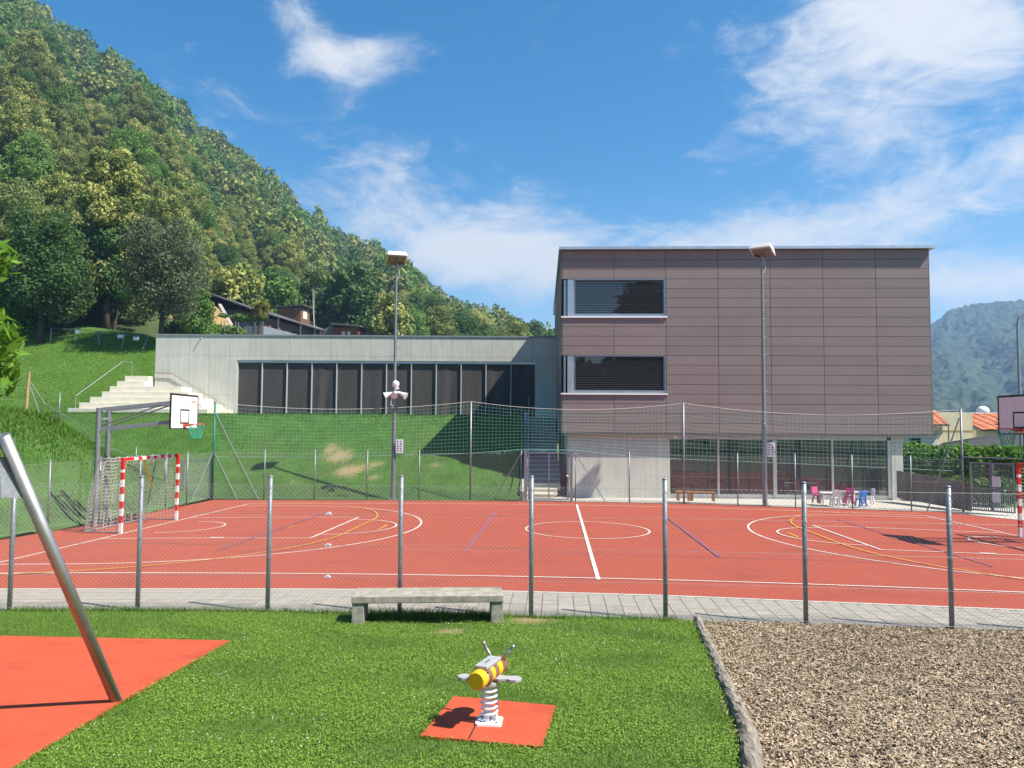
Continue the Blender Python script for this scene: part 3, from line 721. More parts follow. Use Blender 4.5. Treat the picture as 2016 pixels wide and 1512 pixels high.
# fence on top of the meadow
mf = thing('wire_fence', 'slack wire fence on leaning posts along the top of the meadow under the trees', 'fence')
tops = []
for px, lean, Y in ((95, 0, 58.5), (143, 0, 58.5), (193, -.25, 58), (236, .2, 57.5), (275, .5, 57), (318, .4, 56.5)):
    x = (px - 1008) / 1500 * Y; z = float(bank_z(x, Y)) - .1
    MB().tube([(0, 0, 0), (lean, 0, 1.25)], .04, 7).build('post', 'galv', mf, loc=(x, Y, z)); tops.append((x + lean, Y, z + 1.2))
b = MB(); b.tube(tops, .018, 5); b.tube([(x, y, z - .6) for x, y, z in tops], .008, 4); b.build('wire', 'galv', mf)
for k, dx in ((1, .25), (3, -.3), (4, -.9)):
    x, y, z = tops[k]; MB().box(-.22, .22, -.02, .02, -.16, .1).build('tag', 'white', mf, loc=(x + dx, y - .06, z - .15))

# ------------------------------------------------------------------ light masts
def mast(label, loc, yaw, seed):
    t = thing('light_mast', label, 'floodlight', loc)
    b = MB(); b.tube([(0, 0, 0), (0, 0, 3.2), (0, 0, 3.25), (0, 0, 9.9)], [.095, .088, .075, .045], 16); b.build('pole', 'galv', t, smooth=False)
    MB().box(-.17, .17, -.17, .17, .0, .03).build('base_plate', 'galvd', t)
    rg = MB().tube([(0, 0, 0), (.17, 0, 0), (.18, 0, .045)], .011, 5).mesh('rung', 'galv')
    for k in range(13):
        z = 4.4 + k * .36 + .1; inst('rung', rg, t, (0, 0, z), (0, 0, 0 if (k + seed) % 2 else math.pi))
    h = link(bpy.data.objects.new('lamp_head', None)) if 0 else None
    b = MB()   # wedge shaped housing, mouth looking down over the court
    w_, d_ = .43, .42
    b.v = [(-w_, -d_, .10), (w_, -d_, .10), (w_, d_*.75, -.16), (-w_, d_*.75, -.16), (-w_*.86, -d_*.72, .28), (w_*.86, -d_*.72, .28), (w_*.86, d_*.55, .20), (-w_*.86, d_*.55, .20)]
    b.f = [(4, 5, 6, 7), (0, 1, 5, 4), (1, 2, 6, 5), (2, 3, 7, 6), (3, 0, 4, 7), (0, 3, 2, 1)]
    hd = b.build('lamp_head', 'lampwhite', t, bevel=.03, loc=(0, -.1, 10.02)); hd.rotation_euler = (0, 0, yaw)
    g = MB(); g.v = [(-w_+.07, -d_+.07, .068), (w_-.07, -d_+.07, .068), (w_-.07, d_*.75-.07, -.150), (-w_+.07, d_*.75-.07, -.150)]; g.v += [(x, y, z - .02) for x, y, z in g.v]
    g.f = [(4, 7, 6, 5), (0, 1, 5, 4), (1, 2, 6, 5), (2, 3, 7, 6), (3, 0, 4, 7)]
    g.build('lamp_glass', 'lampglass', hd)
    b = MB(); b.tube([(0, 0, 9.85), (0, .05, 9.9)], .06, 8); b.box(-.28, .28, .08, .2, 9.80, 9.86); b.build('bracket', 'galvd', t)
    c = MB(); c.tube([(.04, 0, 9.85), (.12, 0, 9.6), (.14, 0, 9.35), (.05, 0, 9.2)], .012, 5); c.build('cable', 'lampwhite', t)
    return t
mast('tall floodlight mast with loudspeakers in front of the grass bank', (-4.89, 31.72, 0), .28, 0)
mast('tall floodlight mast in front of the brown panelled school facade', (9.92, 30.0, 0), -.62, 1)
hsn = thing('loudspeaker', 'cluster of white horn loudspeakers clamped to the floodlight mast by the bank', 'loudspeaker', (-4.83, 31.65, 4.3))
for a in (0, 1, 2):
    an = R(-165 + a * 75)
    dx, dy = math.cos(an), math.sin(an)
    b = MB(); b.tube([(dx*.08, dy*.08, .14), (dx*.22, dy*.22, .1), (dx*.36, dy*.36, .03), (dx*.46, dy*.46, -.02)], [.05, .06, .10, .15], 14); b.build('horn', 'white', hsn, smooth=False)
MB().ball((0, -.05, .48), .15, 14, 9).build('dome', 'white', hsn, smooth=True)
b = MB(); b.tube([(0, -.04, .0), (0, -.05, .35)], .07, 10); b.box(.02, .14, -.16, -.04, .26, .36); b.tube([(-.12, -.05, .0), (-.17, -.07, -.2), (-.19, -.06, -.4), (-.08, -.06, -.42)], .014, 5); b.build('bracket', 'lampwhite', hsn)
def notice(label, loc, rz):
    t = thing('notice_board', label, 'sign', loc, rz)
    MB().box(0, .30, -.02, .0, 0, .56).build('board', 'sign', t)
    b = MB(); rr = random.Random(3)
    for r in range(5):
        for c in range(2): b.box(.035 + c*.125, .035 + c*.125 + rr.uniform(.06, .1), -.024, -.0205, .06 + r*.095, .115 + r*.095)
    b.build('print', 'signink', t)
notice('small notice board strapped to the mast with the loudspeakers', (-4.78, 31.58, 1.93), .05)
notice('small notice board strapped to the mast before the ground floor glazing', (10.02, 29.97, 1.92), -.05)

# ------------------------------------------------------------------ goals
def goal(label, loc, rz, strap):
    t = thing('handball_goal', label, 'goal', loc, rz)     # local: goal line along y, net towards -x
    hw = 1.56; nb = 10
    for s in (-1, 1):
        y = s * hw; post = MB().box(-.04, .04, y - .04, y + .04, 0, 2.08).build('post', 'white', t)
        for k in range(5):
            z0 = 2.08 - k * .40 - (.32 if k == 0 else .2); z1 = 2.085 if k == 0 else 2.08 - k * .40
            MB().box(-.042, .042, y - .042, y + .042, z0, z1).build('band', 'red', post)
    cb_ = MB().box(-.04, .04, -hw + .04, hw - .04, 2.0, 2.08).build('crossbar', 'white', t)
    for k in range(7):
        y = -hw + .30 + k * .42
        MB().box(-.042, .042, y, y + .2, 1.998, 2.082).build('band', 'red', cb_)
    for s in (-1, 1): MB().box(-.042, .042, (s*hw if s < 0 else s*hw - .28) + .04*(-s), (s*hw + .28 if s < 0 else s*hw) + .04*(-s), 1.998, 2.082).build('band', 'red', cb_)
    b = MB()
    for s in (-1, 1):
        b.tube([(-.03, s*hw, 2.05), (-.62, s*hw, 2.05), (-.72, s*hw, 1.95), (-1.02, s*hw, .03), (-.04, s*hw, .03)], .018, 7)
    b.tube([(-1.02, -hw, .03), (-1.02, hw, .03)], .018, 7); b.tube([(-.66, -hw, 2.04), (-.66, hw, 2.04)], .012, 7)
    b.build('net_frame', 'galvd', t)
    b = MB(); rr = random.Random(1); r = .0042; ny = 31
    back = lambda v: (-.64 - .42 * (1 - v) - .10 * math.sin(v * math.pi), 2.03 * v + .02)
    for i in range(ny + 1):
        y = -hw + 2 * hw * i / ny
        b.tube([(-.04, y, 2.03), (-.35, y, 2.0 - .05 * math.sin(i)), (-.64, y, 2.03)] + [(back(v)[0] + .03 * math.sin(i*1.7 + v*5), y + .025 * math.sin(i + v * 8), back(v)[1]) for v in np.linspace(.95, 0, 12)], r, 3, cap=False)
    for v in np.linspace(0, 1, 21): b.tube([(back(v)[0] + .03 * math.sin(i*1.7 + v*5), -hw + 2*hw*i/ny, back(v)[1] + .02 * math.sin(i * 1.3 + v * 9)) for i in range(ny + 1)], r, 3, cap=False)
    for x in (-.15, -.27, -.39, -.51): b.tube([(x, -hw + 2*hw*i/ny, 2.02 - .03 * math.sin(i)) for i in range(ny + 1)], r, 3, cap=False)
    for s in (-1, 1):
        for v in np.linspace(.02, 1, 21):
            xb = back(v)[0]; b.tube([(-.04, s*hw, 2.03*v), (xb*.5, s*hw + .03*math.sin(v*9), 2.03*v - .03), (xb, s*hw, 2.03*v)], r, 3, cap=False)
        for i in range(1, 11):
            u = i / 10.5; b.tube([(back(v)[0] * u, s*hw + .02*math.sin(v*6 + i), back(v)[1]) for v in np.linspace(0, 1, 10)], r, 3, cap=False)
    b.build('goal_net', 'netwhite', t, kind='stuff')
    if strap:
        b = MB(); b.hexa([(-.62, .52, 2.02), (-.60, .56, 2.02), (-.60, 1.20, 1.0), (-.62, 1.16, 1.0), (-.62, .53, 2.04), (-.60, .57, 2.04), (-.60, 1.22, 1.02), (-.62, 1.18, 1.02)]); b.build('strap', 'yellowstrap', t)
goal('red and white handball goal with slack white net standing at the left end line', (-10.76, 22.93, .01), -.057, True)
goal('red and white handball goal cut off by the right edge of the picture', (14.30, 20.05, .01), math.pi - .01, False)

# ------------------------------------------------------------------ basketball hoops
def hoop(label, loc, rz, rimm, netm):
    t = thing('basketball_hoop', label, 'basketball hoop', loc, rz)   # local origin under board centre, court towards +x
    bd = MB().box(-.025, 0, -.9, .9, 2.9, 3.95).build('backboard', 'white', t)
    b = MB(); e = .05
    b.box(-.03, .004, -.9 - .004, -.9 + e, 2.896, 3.954); b.box(-.03, .004, .9 - e, .904, 2.896, 3.954); b.box(-.03, .004, -.9 + e, .9 - e, 3.95 - e, 3.954); b.box(-.03, .004, -.9 + e, .9 - e, 2.896, 2.9 + e * .6)
    e = .045
    b.box(.0, .004, -.295, -.295 + e, 3.06, 3.5); b.box(.0, .004, .295 - e, .295, 3.06, 3.5); b.box(.0, .004, -.295 + e, .295 - e, 3.5 - e, 3.5); b.box(.0, .004, -.295 + e, .295 - e, 3.06, 3.06 + e)
    b.build('border', 'black', bd)
    b = MB(); b.box(.004, .006, .62, .70, 3.70, 3.78); b.box(.004, .006, .40, .58, 3.715, 3.735); b.box(.004, .006, .45, .60, 3.75, 3.77); b.build('maker_plate', 'polewood', bd)
    rim = MB().tube([(.375 + .228 * math.cos(a), .228 * math.sin(a), 3.05) for a in np.linspace(0, 2*math.pi, 29)[:-1]], .012, 8, closed=True)
    rim.box(.004, .14, -.1, .1, 2.98, 3.06); rim.bar((.1, -.07, 3.0), (.2, -.17, 3.05), .02, .03); rim.bar((.1, .07, 3.0), (.2, .17, 3.05), .02, .03)
    rim = rim.build('rim', rimm, t)
    b = MB(); K = 12; LV = [(0, .228), (.12, .205), (.24, .17), (.34, .145), (.43, .15)]
    for lev in range(4):
        for k in range(K):
            for sg in (-1, 1):
                a0 = 2*math.pi*(k + .5*(lev % 2))/K; a1 = a0 + sg * math.pi / K
                b.tube([(.375 + LV[lev][1]*math.cos(a0), LV[lev][1]*math.sin(a0), 3.05 - LV[lev][0]), (.375 + LV[lev+1][1]*math.cos(a1), LV[lev+1][1]*math.sin(a1), 3.05 - LV[lev+1][0])], .006, 4, cap=False)
    b.build('hoop_net', netm, rim)
    for y in (-.27, .27):
        MB().tube([(-2.5, y, 0), (-2.5, y, 3.52)], .075, 14).build('pole', 'galv', t)
        a = MB(); a.bar((-2.5, y, 3.47), (-.03, y, 3.72), .07, .10); a.bar((-2.5, y, 2.88), (-.03, y, 3.14), .07, .10); a.build('arm', 'galvd', t)
        a = MB(); a.tube([(-2.45, y, 2.98), (-.6, y, 3.62)], .022, 7); a.build('strut', 'galv', t)
    MB().bar((-2.5, -.27, 3.2), (-2.5, .27, 3.2), .06, .06).build('crosspiece', 'galvd', t)
hoop('basketball hoop with white board and green net above the left goal', (-9.93, 23.15, 0), -.035, 'rimred', 'netsteel')
hoop('basketball hoop with its board in shade at the right edge of the picture', (13.38, 20.05, 0), math.pi + .02, 'red', 'netsteel')

# ------------------------------------------------------------------ terrace furniture
def wbench(label, x0, y0, z, L, rz):
    t = thing('wooden_bench', label, 'bench', (x0, y0, z), rz)
    MB().box(0, L, -.16, .16, .34, .38).build('seat', 'woodbench', t, bevel=.008)
    for x in (.05, L - .13):
        for y in (-.14, .06): MB().box(x, x + .08, y, y + .08, 0, .338).build('leg', 'woodbench', t)
wbench('low honey coloured wooden bench with its end against the concrete wall', 6.66, 31.05, .10, .72, .0)
wbench('longer honey coloured wooden bench before the leftmost glazed bay', 7.05, 30.85, .10, 1.15, -.05)
def kchair(m, label, x, y, z, rz):
    t = thing('child_chair', label, 'chair', (x, y, z), rz)
    MB().box(-.15, .15, -.15, .15, .27, .31).build('seat', m, t, bevel=.012)
    MB().hexa([(-.15, .13, .36), (.15, .13, .36), (.15, .17, .36), (-.15, .17, .36), (-.17, .16, .62), (.17, .16, .62), (.17, .20, .62), (-.17, .20, .62)]).build('backrest', m, t, bevel=.012)
    b = MB()
    for sx in (-.11, .11): b.box(sx - .02, sx + .02, .12, .16, .3, .37)
    b.build('back_support', m, t)
    for sx in (-1, 1):
        for sy in (-1, 1): MB().bar((sx*.15, sy*.15, 0), (sx*.11, sy*.11, .272), .055, .055).build('leg', m, t)
kt = thing('child_table', 'low white plastic childrens table before the third glazed bay', 'table', (12.45, 30.05, .08), -.1)
MB().box(-.34, .34, -.26, .26, .43, .47).build('tabletop', 'kidwhite', kt, bevel=.012)
for sx in (-.28, .28):
    for sy in (-.2, .2): MB().tube([(sx, sy, 0), (sx, sy, .432)], [.035, .045], 9).build('leg', 'kidwhite', kt)
kchair('kidwhite', 'small white stool tucked under the white childrens table', 12.55, 29.72, .06, 3.1)
kchair('kidpink', 'dark pink childrens chair half hidden behind the white table', 12.15, 30.4, .1, .5)
kchair('kidpink', 'pink childrens chair to the left of the bright blue chair', 13.27, 30.15, .1, 3.0)
kchair('kidblue', 'bright blue childrens chair on the terrace before the last glazed bay', 13.46, 29.55, .06, 3.3)
kchair('kidwhite', 'white childrens chair standing just right of the blue chair', 13.98, 30.0, .09, -1.7)
kt2 = thing('child_table', 'white childrens table between the pink and blue chairs', 'table', (13.45, 30.35, .1), .2)
MB().box(-.3, .3, -.25, .25, .43, .47).build('tabletop', 'kidwhite', kt2, bevel=.012)
for sx in (-.24, .24):
    for sy in (-.19, .19): MB().tube([(sx, sy, 0), (sx, sy, .432)], [.035, .045], 9).build('leg', 'kidwhite', kt2)

# ------------------------------------------------------------------ right side: board fence, gate, hedge, houses
bf = thing('board_fence', 'low fence of upright grey brown boards beside the school right of the terrace', 'fence')
A0, A1 = Vector((15.95, 31.7)), Vector((16.95, 28.25)); nb = 24
for k in range(nb):
    p = A0.lerp(A1, k / nb); q = A0.lerp(A1, (k + .9) / nb); z = .2 - .18 * k / nb
    h_ = 1.12 - .08 * k / nb + random.uniform(-.01, .01)
    n_ = (A1 - A0).normalized(); n_ = Vector((-n_.y, n_.x)) * .015
    MB().hexa([(*(p-n_), z), (*(q-n_), z), (*(q+n_), z), (*(p+n_), z), (*(p-n_), z+h_), (*(q-n_), z+h_), (*(q+n_), z+h_), (*(p+n_), z+h_)]).build('board', 'boards', bf)
MB().bar((15.95 + .06, 31.7, .95), (17.01, 28.25, .85), .04, .07).build('rail', 'boards', bf)
rg = thing('metal_gate', 'double leaf grey metal gate with mesh above and bars below beside the tall corner post', 'gate', (16.72, 28.05, 0), math.atan2(-1.15, .95))
GL = 1.5
for k in range(2):
    x0 = .06 + k * .72; b = MB()
    b.box(x0, x0 + .05, -.025, .025, .1, 1.85); b.box(x0 + .66, x0 + .71, -.025, .025, .1, 1.85); b.box(x0 + .05, x0 + .66, -.025, .025, 1.8, 1.85); b.box(x0 + .05, x0 + .66, -.025, .025, .1, .15); b.box(x0 + .05, x0 + .66, -.025, .025, .86, .92)
    b.build('leaf_frame', 'galv', rg)
    b = MB()
    for x in np.arange(x0 + .08, x0 + .66, .045): b.box(x - .003, x + .003, -.004, 0, .92, 1.8)
    for z in np.arange(.96, 1.8, .045): b.box(x0 + .05, x0 + .66, 0, .004, z - .003, z + .003)
    b.build('mesh_infill', 'galvd', rg, kind='stuff')
    bm_ = MB().box(-.012, .012, -.012, .012, .15, .86).mesh('bar', 'galv')
    for x in np.arange(x0 + .10, x0 + .66, .07): inst('bar', bm_, rg, (x, 0, 0))
MB().ball((1.2, -.05, .88), .035, 8, 6).build('knob', 'white', rg)
for z in (1.0, .45): MB().box(.80, 1.06, -.06, -.03, z, z + .36).build('plate', 'sign', rg)
b = MB(); b.tube([(17.95, 26.75, 0), (17.95, 26.75, 2.9)], .04, 10); tag(b.build('green_post', 'green'), 'slim green steel post right of the double gate', 'post')
b = MB(); b.tube([(16.6, 28.12, 2.02), (17.95, 26.75, 2.02)], .02, 7); tag(b.build('gate_crossbar', 'galv'), 'pale horizontal bar over the double gate between the two posts', 'bar')
# leaf cloud
def leaves(lobes, n, size, seed=0, sh=.35, flat=0., aspect=1.6):
    """leaf quads spread through the outer volume of lobes [(c, r, squash)]"""
    r_ = np.random.default_rng(seed)
    vol = np.array([l[1] ** 2 for l in lobes]); idx = r_.choice(len(lobes), n, p=vol / vol.sum())
    c = np.array([l[0] for l in lobes], float)[idx]; rad = np.array([l[1] for l in lobes], float)[idx]; sq = np.array([l[2] if len(l) > 2 else 1. for l in lobes], float)[idx]
    d = r_.normal(size=(n, 3)); d /= np.linalg.norm(d, axis=1)[:, None]
    rr = rad * (1 - sh * r_.random(n) ** 1.6) * (1 + .10 * np.sin(d[:, 0]*7 + idx) * np.cos(d[:, 2]*6 + idx * 2) + .07 * np.sin(d[:, 1]*13 + idx * 3))
    p = c + d * rr[:, None] * np.stack([np.ones(n), np.ones(n), sq], -1)
    nrm = d * .7 + r_.normal(size=(n, 3)) * .55 + np.array([0, 0, flat]); nrm /= np.linalg.norm(nrm, axis=1)[:, None]
    a = np.cross(nrm, r_.normal(size=(n, 3))); a /= np.linalg.norm(a, axis=1)[:, None]; bb = np.cross(nrm, a)
    s = size * (.6 + .8 * r_.random(n))
    a *= (s * .5 * aspect)[:, None]; bb *= (s * .5 / aspect * 1.3)[:, None]
    q = np.stack([p - a, p - bb * 1.0 + a * .1, p + a, p + bb + a * .1], 1)
    t = np.clip(.28 + .5 * r_.random(n) + .12 * np.sin(idx * 2.4), 0, 1)
    return q, np.repeat(t[:, None], 4, 1), d, idx
def leaf_mesh(name, lobes, n, size, m, seed=0, bloom=0., **kw):
    q, t, d, idx = leaves(lobes, n, size, seed, **kw)
    if bloom:
        r_ = np.random.default_rng(seed + 99); g = np.sin(q[:, 0, 0]*2.1 + seed) + np.sin(q[:, 0, 1]*2.3 + 1) + np.sin(q[:, 0, 2]*2.0 + 2)
        on = (g + 1.6 * d[:, 2] + r_.normal(size=len(q)) * .5) > (1.9 - 2.6 * bloom)
        t = np.where(on[:, None], .8 + .2 * r_.random((len(q), 1)), t * .35) * np.ones((1, 4))
    return np_mesh(name, q, 4, m, t, 'mesh')
# hedge right
hd = thing('hedge', 'clipped green hedge behind the board fence and double gate', 'hedge', (0, 0, 0))
lob = []
for k in range(26):
    t = k / 25; x = 16.9 + 9.5 * t; y = 36.5 - 3.8 * t
    for z in (.6, 1.25, 1.85): lob.append(((x + random.uniform(-.1, .1), y + random.uniform(-.1, .1), z + random.uniform(-.08, .08)), .52))
me = leaf_mesh('foliage', lob, 16000, .14, 'leaf_bright', 7, sh=.3); inst('foliage', me, hd)
b = MB(); b.box(-.25, .25, -5, 5, 0, 1.9); o = b.build('branches', 'leaf_dark', hd, loc=(21.6, 34.6, 0)); o.rotation_euler = (0, 0, math.atan2(9.5, 3.8) + 0)
for i, (x, y) in enumerate(((17.2, 33.2), (17.7, 32.3), (18.2, 31.4), (18.6, 30.5), (19.2, 30.0))):
    s = thing('shrub', ['pale flowering shrub in the bed nearest the school corner', 'dark green shrub in the bed behind the board fence', 'yellow green shrub in the middle of the bed behind the board fence', 'dull green shrub in the bed left of the double gate', 'dark shrub seen through the double gate'][i], 'shrub', (x, y, .1), 0, 'shrubs behind the board fence')
    inst('foliage', leaf_mesh('foliage', [((0, 0, .55), .6, .8), ((.4, .1, .45), .4), ((-.4, -.1, .4), .4)], 1500, .11, ['leaf_grey', 'leaf_dark', 'leaf_olive', 'leaf_green', 'leaf_dark'][i], 20 + i), s)
    MB().tube([(0, 0, -.1), (0, 0, .4)], .03, 6).build('stem', 'bark', s)
# houses right
def tiles(parent, A, B, C, D, nu, nv, th=.06, m='tile'):
    """rows of curved tiles as overlapping slabs on the slope A-B (eave) to D-C (ridge)"""
    A, B, C, D = map(Vector, (A, B, C, D)); n = (B - A).cross(D - A).normalized()
    for j in range(nv):
        for i in range(nu):
            u0, u1 = i / nu, (i + .92) / nu; v0, v1 = j / nv, min((j + 1.06) / nv, 1)
            P = lambda u, v: (A.lerp(B, u)).lerp(D.lerp(C, u), v)
            l = n * (th * (1.2 if i % 2 else .55)); lo = n * .01
            MB().hexa([P(u0, v0) + lo, P(u1, v0) + lo, P(u1, v1) + lo, P(u0, v1) + lo, P(u0, v0) + l * 1.5, P(u1, v0) + l * 1.5, P(u1, v1) + l, P(u0, v1) + l]).build('roof_tile', m, parent)
h1 = thing('house', 'cream rendered house with a small orange tiled roof wing right behind the school corner', 'house', (0, 0, 0))
MB().box(32.5, 35.0, 62, 66, 0, 3.3).build('wall', 'plaster', h1); MB().box(37.9, 41.2, 68.2, 76, 0, 4.6).build('wall', 'plaster', h1)
b = MB(); b.hexa([(32.0, 61.4, 3.32), (35.3, 61.4, 3.32), (37.8, 67.9, 4.6), (32.0, 67.9, 4.6), (32.0, 61.4, 3.42), (35.3, 61.4, 3.42), (37.8, 67.9, 4.7), (32, 67.9, 4.7)]); b.build('roof', 'slate', h1)
tiles(h1, (32.0, 61.4, 3.43), (35.2, 61.4, 3.43), (37.7, 67.8, 4.72), (32.0, 67.8, 4.72), 12, 7)
MB().tube([(35.25, 61.6, 3.3), (35.25, 61.6, 0)], .05, 6).build('downpipe', 'brown', h1)
MB().tube([(38.2, 69, 4.5), (38.2, 69, 7.0)], .03, 5).build('aerial', 'galv', h1)
MB().box(37.88, 41.22, 68.17, 68.198, 2.9, 3.02).build('cornice', 'polewood', h1)
h2 = thing('house', 'long low house with orange tiled roof and skylight behind the dark slate shed', 'house', (0, 0, 0))
MB().box(42.6, 60, 70, 82, 0, 3.0).build('wall', 'plasterw', h2)
b = MB(); b.hexa([(42.3, 68.8, 2.95), (61, 68.8, 2.95), (61, 76, 4.55), (43.2, 76, 4.55), (42.3, 68.8, 3.05), (61, 68.8, 3.05), (61, 76, 4.65), (43.2, 76, 4.65)]); b.build('roof', 'slate', h2)
tiles(h2, (42.4, 68.7, 3.06), (56, 68.7, 3.06), (56, 75.9, 4.67), (43.3, 75.9, 4.67), 24, 8)
MB().box(43.0, 61, 76.1, 77, 4.5, 4.8).build('parapet', 'whitemetal', h2)
MB().hexa([(48.2, 73.3, 4.25), (49.8, 73.3, 4.25), (49.8, 74.4, 4.5), (48.2, 74.4, 4.5), (48.2, 73.3, 4.35), (49.8, 73.3, 4.35), (49.8, 74.4, 4.6), (48.2, 74.4, 4.6)]).build('skylight', 'glass', h2)
for x in (48.2, 51.6): MB().ball((x, 78, 5.0), .62, 14, 8, .8).build('roof_dome', 'white', h2, smooth=True)
MB().box(45.2, 46.4, 70.0, 70.9, 3.0, 4.0).build('chimney', 'brick', h2); MB().box(45.1, 46.5, 69.9, 71, 4.0, 4.1).build('chimney_cap', 'brick', h2)
h3 = thing('shed', 'dark slate roofed shed overgrown with ivy behind the hedge', 'shed', (0, 0, 0))
b = MB(); b.box(28.5, 36.6, 48.5, 52, 0, 1.75); b.build('wall', 'stonedk', h3)
b = MB(); b.hexa([(25.6, 47.0, 1.55), (36.5, 45.8, 1.8), (37, 52, 3.3), (30, 53, 2.0), (25.6, 47.0, 1.65), (36.5, 45.8, 1.9), (37, 52, 3.4), (30, 53, 2.1)]); b.build('roof', 'slatedk', h3)
A_, B_, C_, D_ = Vector((25.6, 46.95, 1.67)), Vector((36.5, 45.75, 1.92)), Vector((37, 52, 3.42)), Vector((30, 53, 2.12))
for j in range(9):
    P = lambda u, v: A_.lerp(B_, u).lerp(D_.lerp(C_, u), v)
    v0, v1 = j / 9, (j + 1.08) / 9
    MB().hexa([P(0, v0), P(1, v0), P(1, min(v1, 1)), P(0, min(v1, 1)), P(0, v0) + Vector((0, 0, .07)), P(1, v0) + Vector((0, 0, .07)), P(1, min(v1, 1)) + Vector((0, 0, .03)), P(0, min(v1, 1)) + Vector((0, 0, .03))]).build('slate_course', 'slatedk', h3)
iv = leaf_mesh('ivy', [((33.6 + .7*k, 46.9 + .5*k, 1.3 + .16*k), .8, .9) for k in range(6)], 5000, .22, 'leaf_dark', 41); inst('ivy', iv, h3)
b = MB(); b.box(33.6, 35.4, 45.9, 46.0, .4, 2.0); b.build('door', 'plasterw', h3)
h4 = thing('house', 'white rendered wall with window seen under the school overhang', 'house', (0, 0, 0))
b = MB(); b.box(26.5, 31.2, 56, 62, 0, 2.75); b.build('wall', 'plasterw', h4)
MB().box(26.3, 31.4, 55.7, 62.2, 2.75, 2.95).build('roof', 'slate', h4)
for x in (27.6, 29.2): MB().box(x, x + .8, 55.97, 56, 1.5, 2.4).build('window', 'glass', h4)
lm = thing('street_lamp', 'curved street lamp post at the right edge against the far mountain', 'street lamp', (27.35, 41, 0))
MB().tube([(0, 0, 0), (0, 0, 8.7), (.1, 0, 9.2), (.45, 0, 9.5), (1.0, 0, 9.55)], [.09, .06, .055, .05, .045], 9).build('pole', 'galvd', lm)
MB().box(.9, 1.5, -.12, .12, 9.48, 9.6).build('lamp_head', 'galvd', lm)

# ------------------------------------------------------------------ playground objects
bench = thing('concrete_bench', 'weathered grey concrete slab bench on the lawn in front of the fence', 'bench', (-2.37, 11.50, .04), .07)
MB().box(0, 2.27, 0, .62, .33, .435).build('seat', 'conc_old', bench, bevel=.012)
for x in (.0, 2.08): MB().hexa([(x, .02, -.08), (x + .19, .02, -.08), (x + .19, .6, -.08), (x, .6, -.08), (x + .005, .02, .329), (x + .18, .02, .329), (x + .18, .6, .329), (x + .005, .6, .329)]).build('leg', 'conc_old', bench, bevel=.01)

def slab_on_lawn(name, poly, m, th, label, cat, wob=.0):
    pts = []
    for i, (x, y) in enumerate(poly):
        x2, y2 = poly[(i + 1) % len(poly)]; n = max(2, int(math.hypot(x2 - x, y2 - y) / .05))
        for k in range(n):
            t = k / n; pts.append((x + (x2 - x)*t + random.uniform(-wob, wob), y + (y2 - y)*t + random.uniform(-wob, wob)))
    b = MB(); n = len(pts)
    b.v = [(x, y, float(lawn_z(y)) - .05) for x, y in pts] + [(x, y, float(lawn_z(y)) + th) for x, y in pts]
    b.f = [tuple(range(n, 2*n))] + [(i, (i+1) % n, n + (i+1) % n, n + i) for i in range(n)]
    return tag(b.build(name, m), label, cat)
MATP = [(-.78, 6.80), (.27, 6.55), (.45, 7.66), (-.57, 7.95)]
m1 = slab_on_lawn('rubber_mat', MATP, 'matred', .03, 'square orange red safety mat under the bee spring rider', 'safety mat', .006)
tag(MB().box(0, .012, 0, .4, 0, .003).build('seam', 'dark', m1, loc=(-.36, 6.74, 0)))
o = bpy.data.objects['seam']; o.location = (-.36, 6.72, float(lawn_z(6.72)) + .0305); o.rotation_euler = (-math.atan(.05), 0, -.12); 
MATB = [(-3.83, 4.0), (-3.85, 7.7), (-3.74, 10.36), (-6.9, 10.55), (-9.5, 10.6), (-9.5, 4.0)]
slab_on_lawn('rubber_mat', MATB, 'matred', .03, 'large orange red safety mat under the swing at left', 'safety mat', .004)

sw = thing('swing', 'brushed steel swing frame with slanted tube legs at the left edge', 'swing')
T = Vector((-4.27, 6.45, 2.86)); A = Vector((-3.90, 7.74, .24)); Bp = Vector((-4.0, 5.05, .36))
dA = (T - A).normalized(); dB = (T - Bp).normalized()
for base, d_, off in ((A, dA, Vector((.0, .0, 0))), (Bp, dB, Vector((-.085, -.02, 0)))):
    b = MB(); b.tube([base - d_ * .1 + off, base + d_ * ((T - base).length + .06) + off], .052, 20); o = b.build('leg', 'stainless', sw)
    o.data.polygons.foreach_set('use_smooth', [len(p.vertices) == 4 for p in o.data.polygons])
b = MB(); b.tube([T + Vector((-.1, 0, -.1)), T + Vector((-3.6, .25, -.1))], .058, 18); b.build('crossbar', 'stainless', sw)
b = MB(); u = T + dA * -.15; b.hexa([u + Vector((-.06, -.05, -.34)), u + Vector((-.05, -.05, -.34)), u + Vector((.03, .14, -.36)), u + Vector((.02, .14, -.36)), u + Vector((-.08, -.06, .0)), u + Vector((-.07, -.06, .0)), u + Vector((-.03, .03, .0)), u + Vector((-.04, .03, .0))]); b.build('bracket', 'galvd', sw)
for base in ((-7.5, 8.0), (-7.4, 5.3)):
    b = MB(); b.tube([(base[0], base[1], .2), (-7.85, 6.7, 2.85)], .058, 14); b.build('leg', 'stainless', sw)

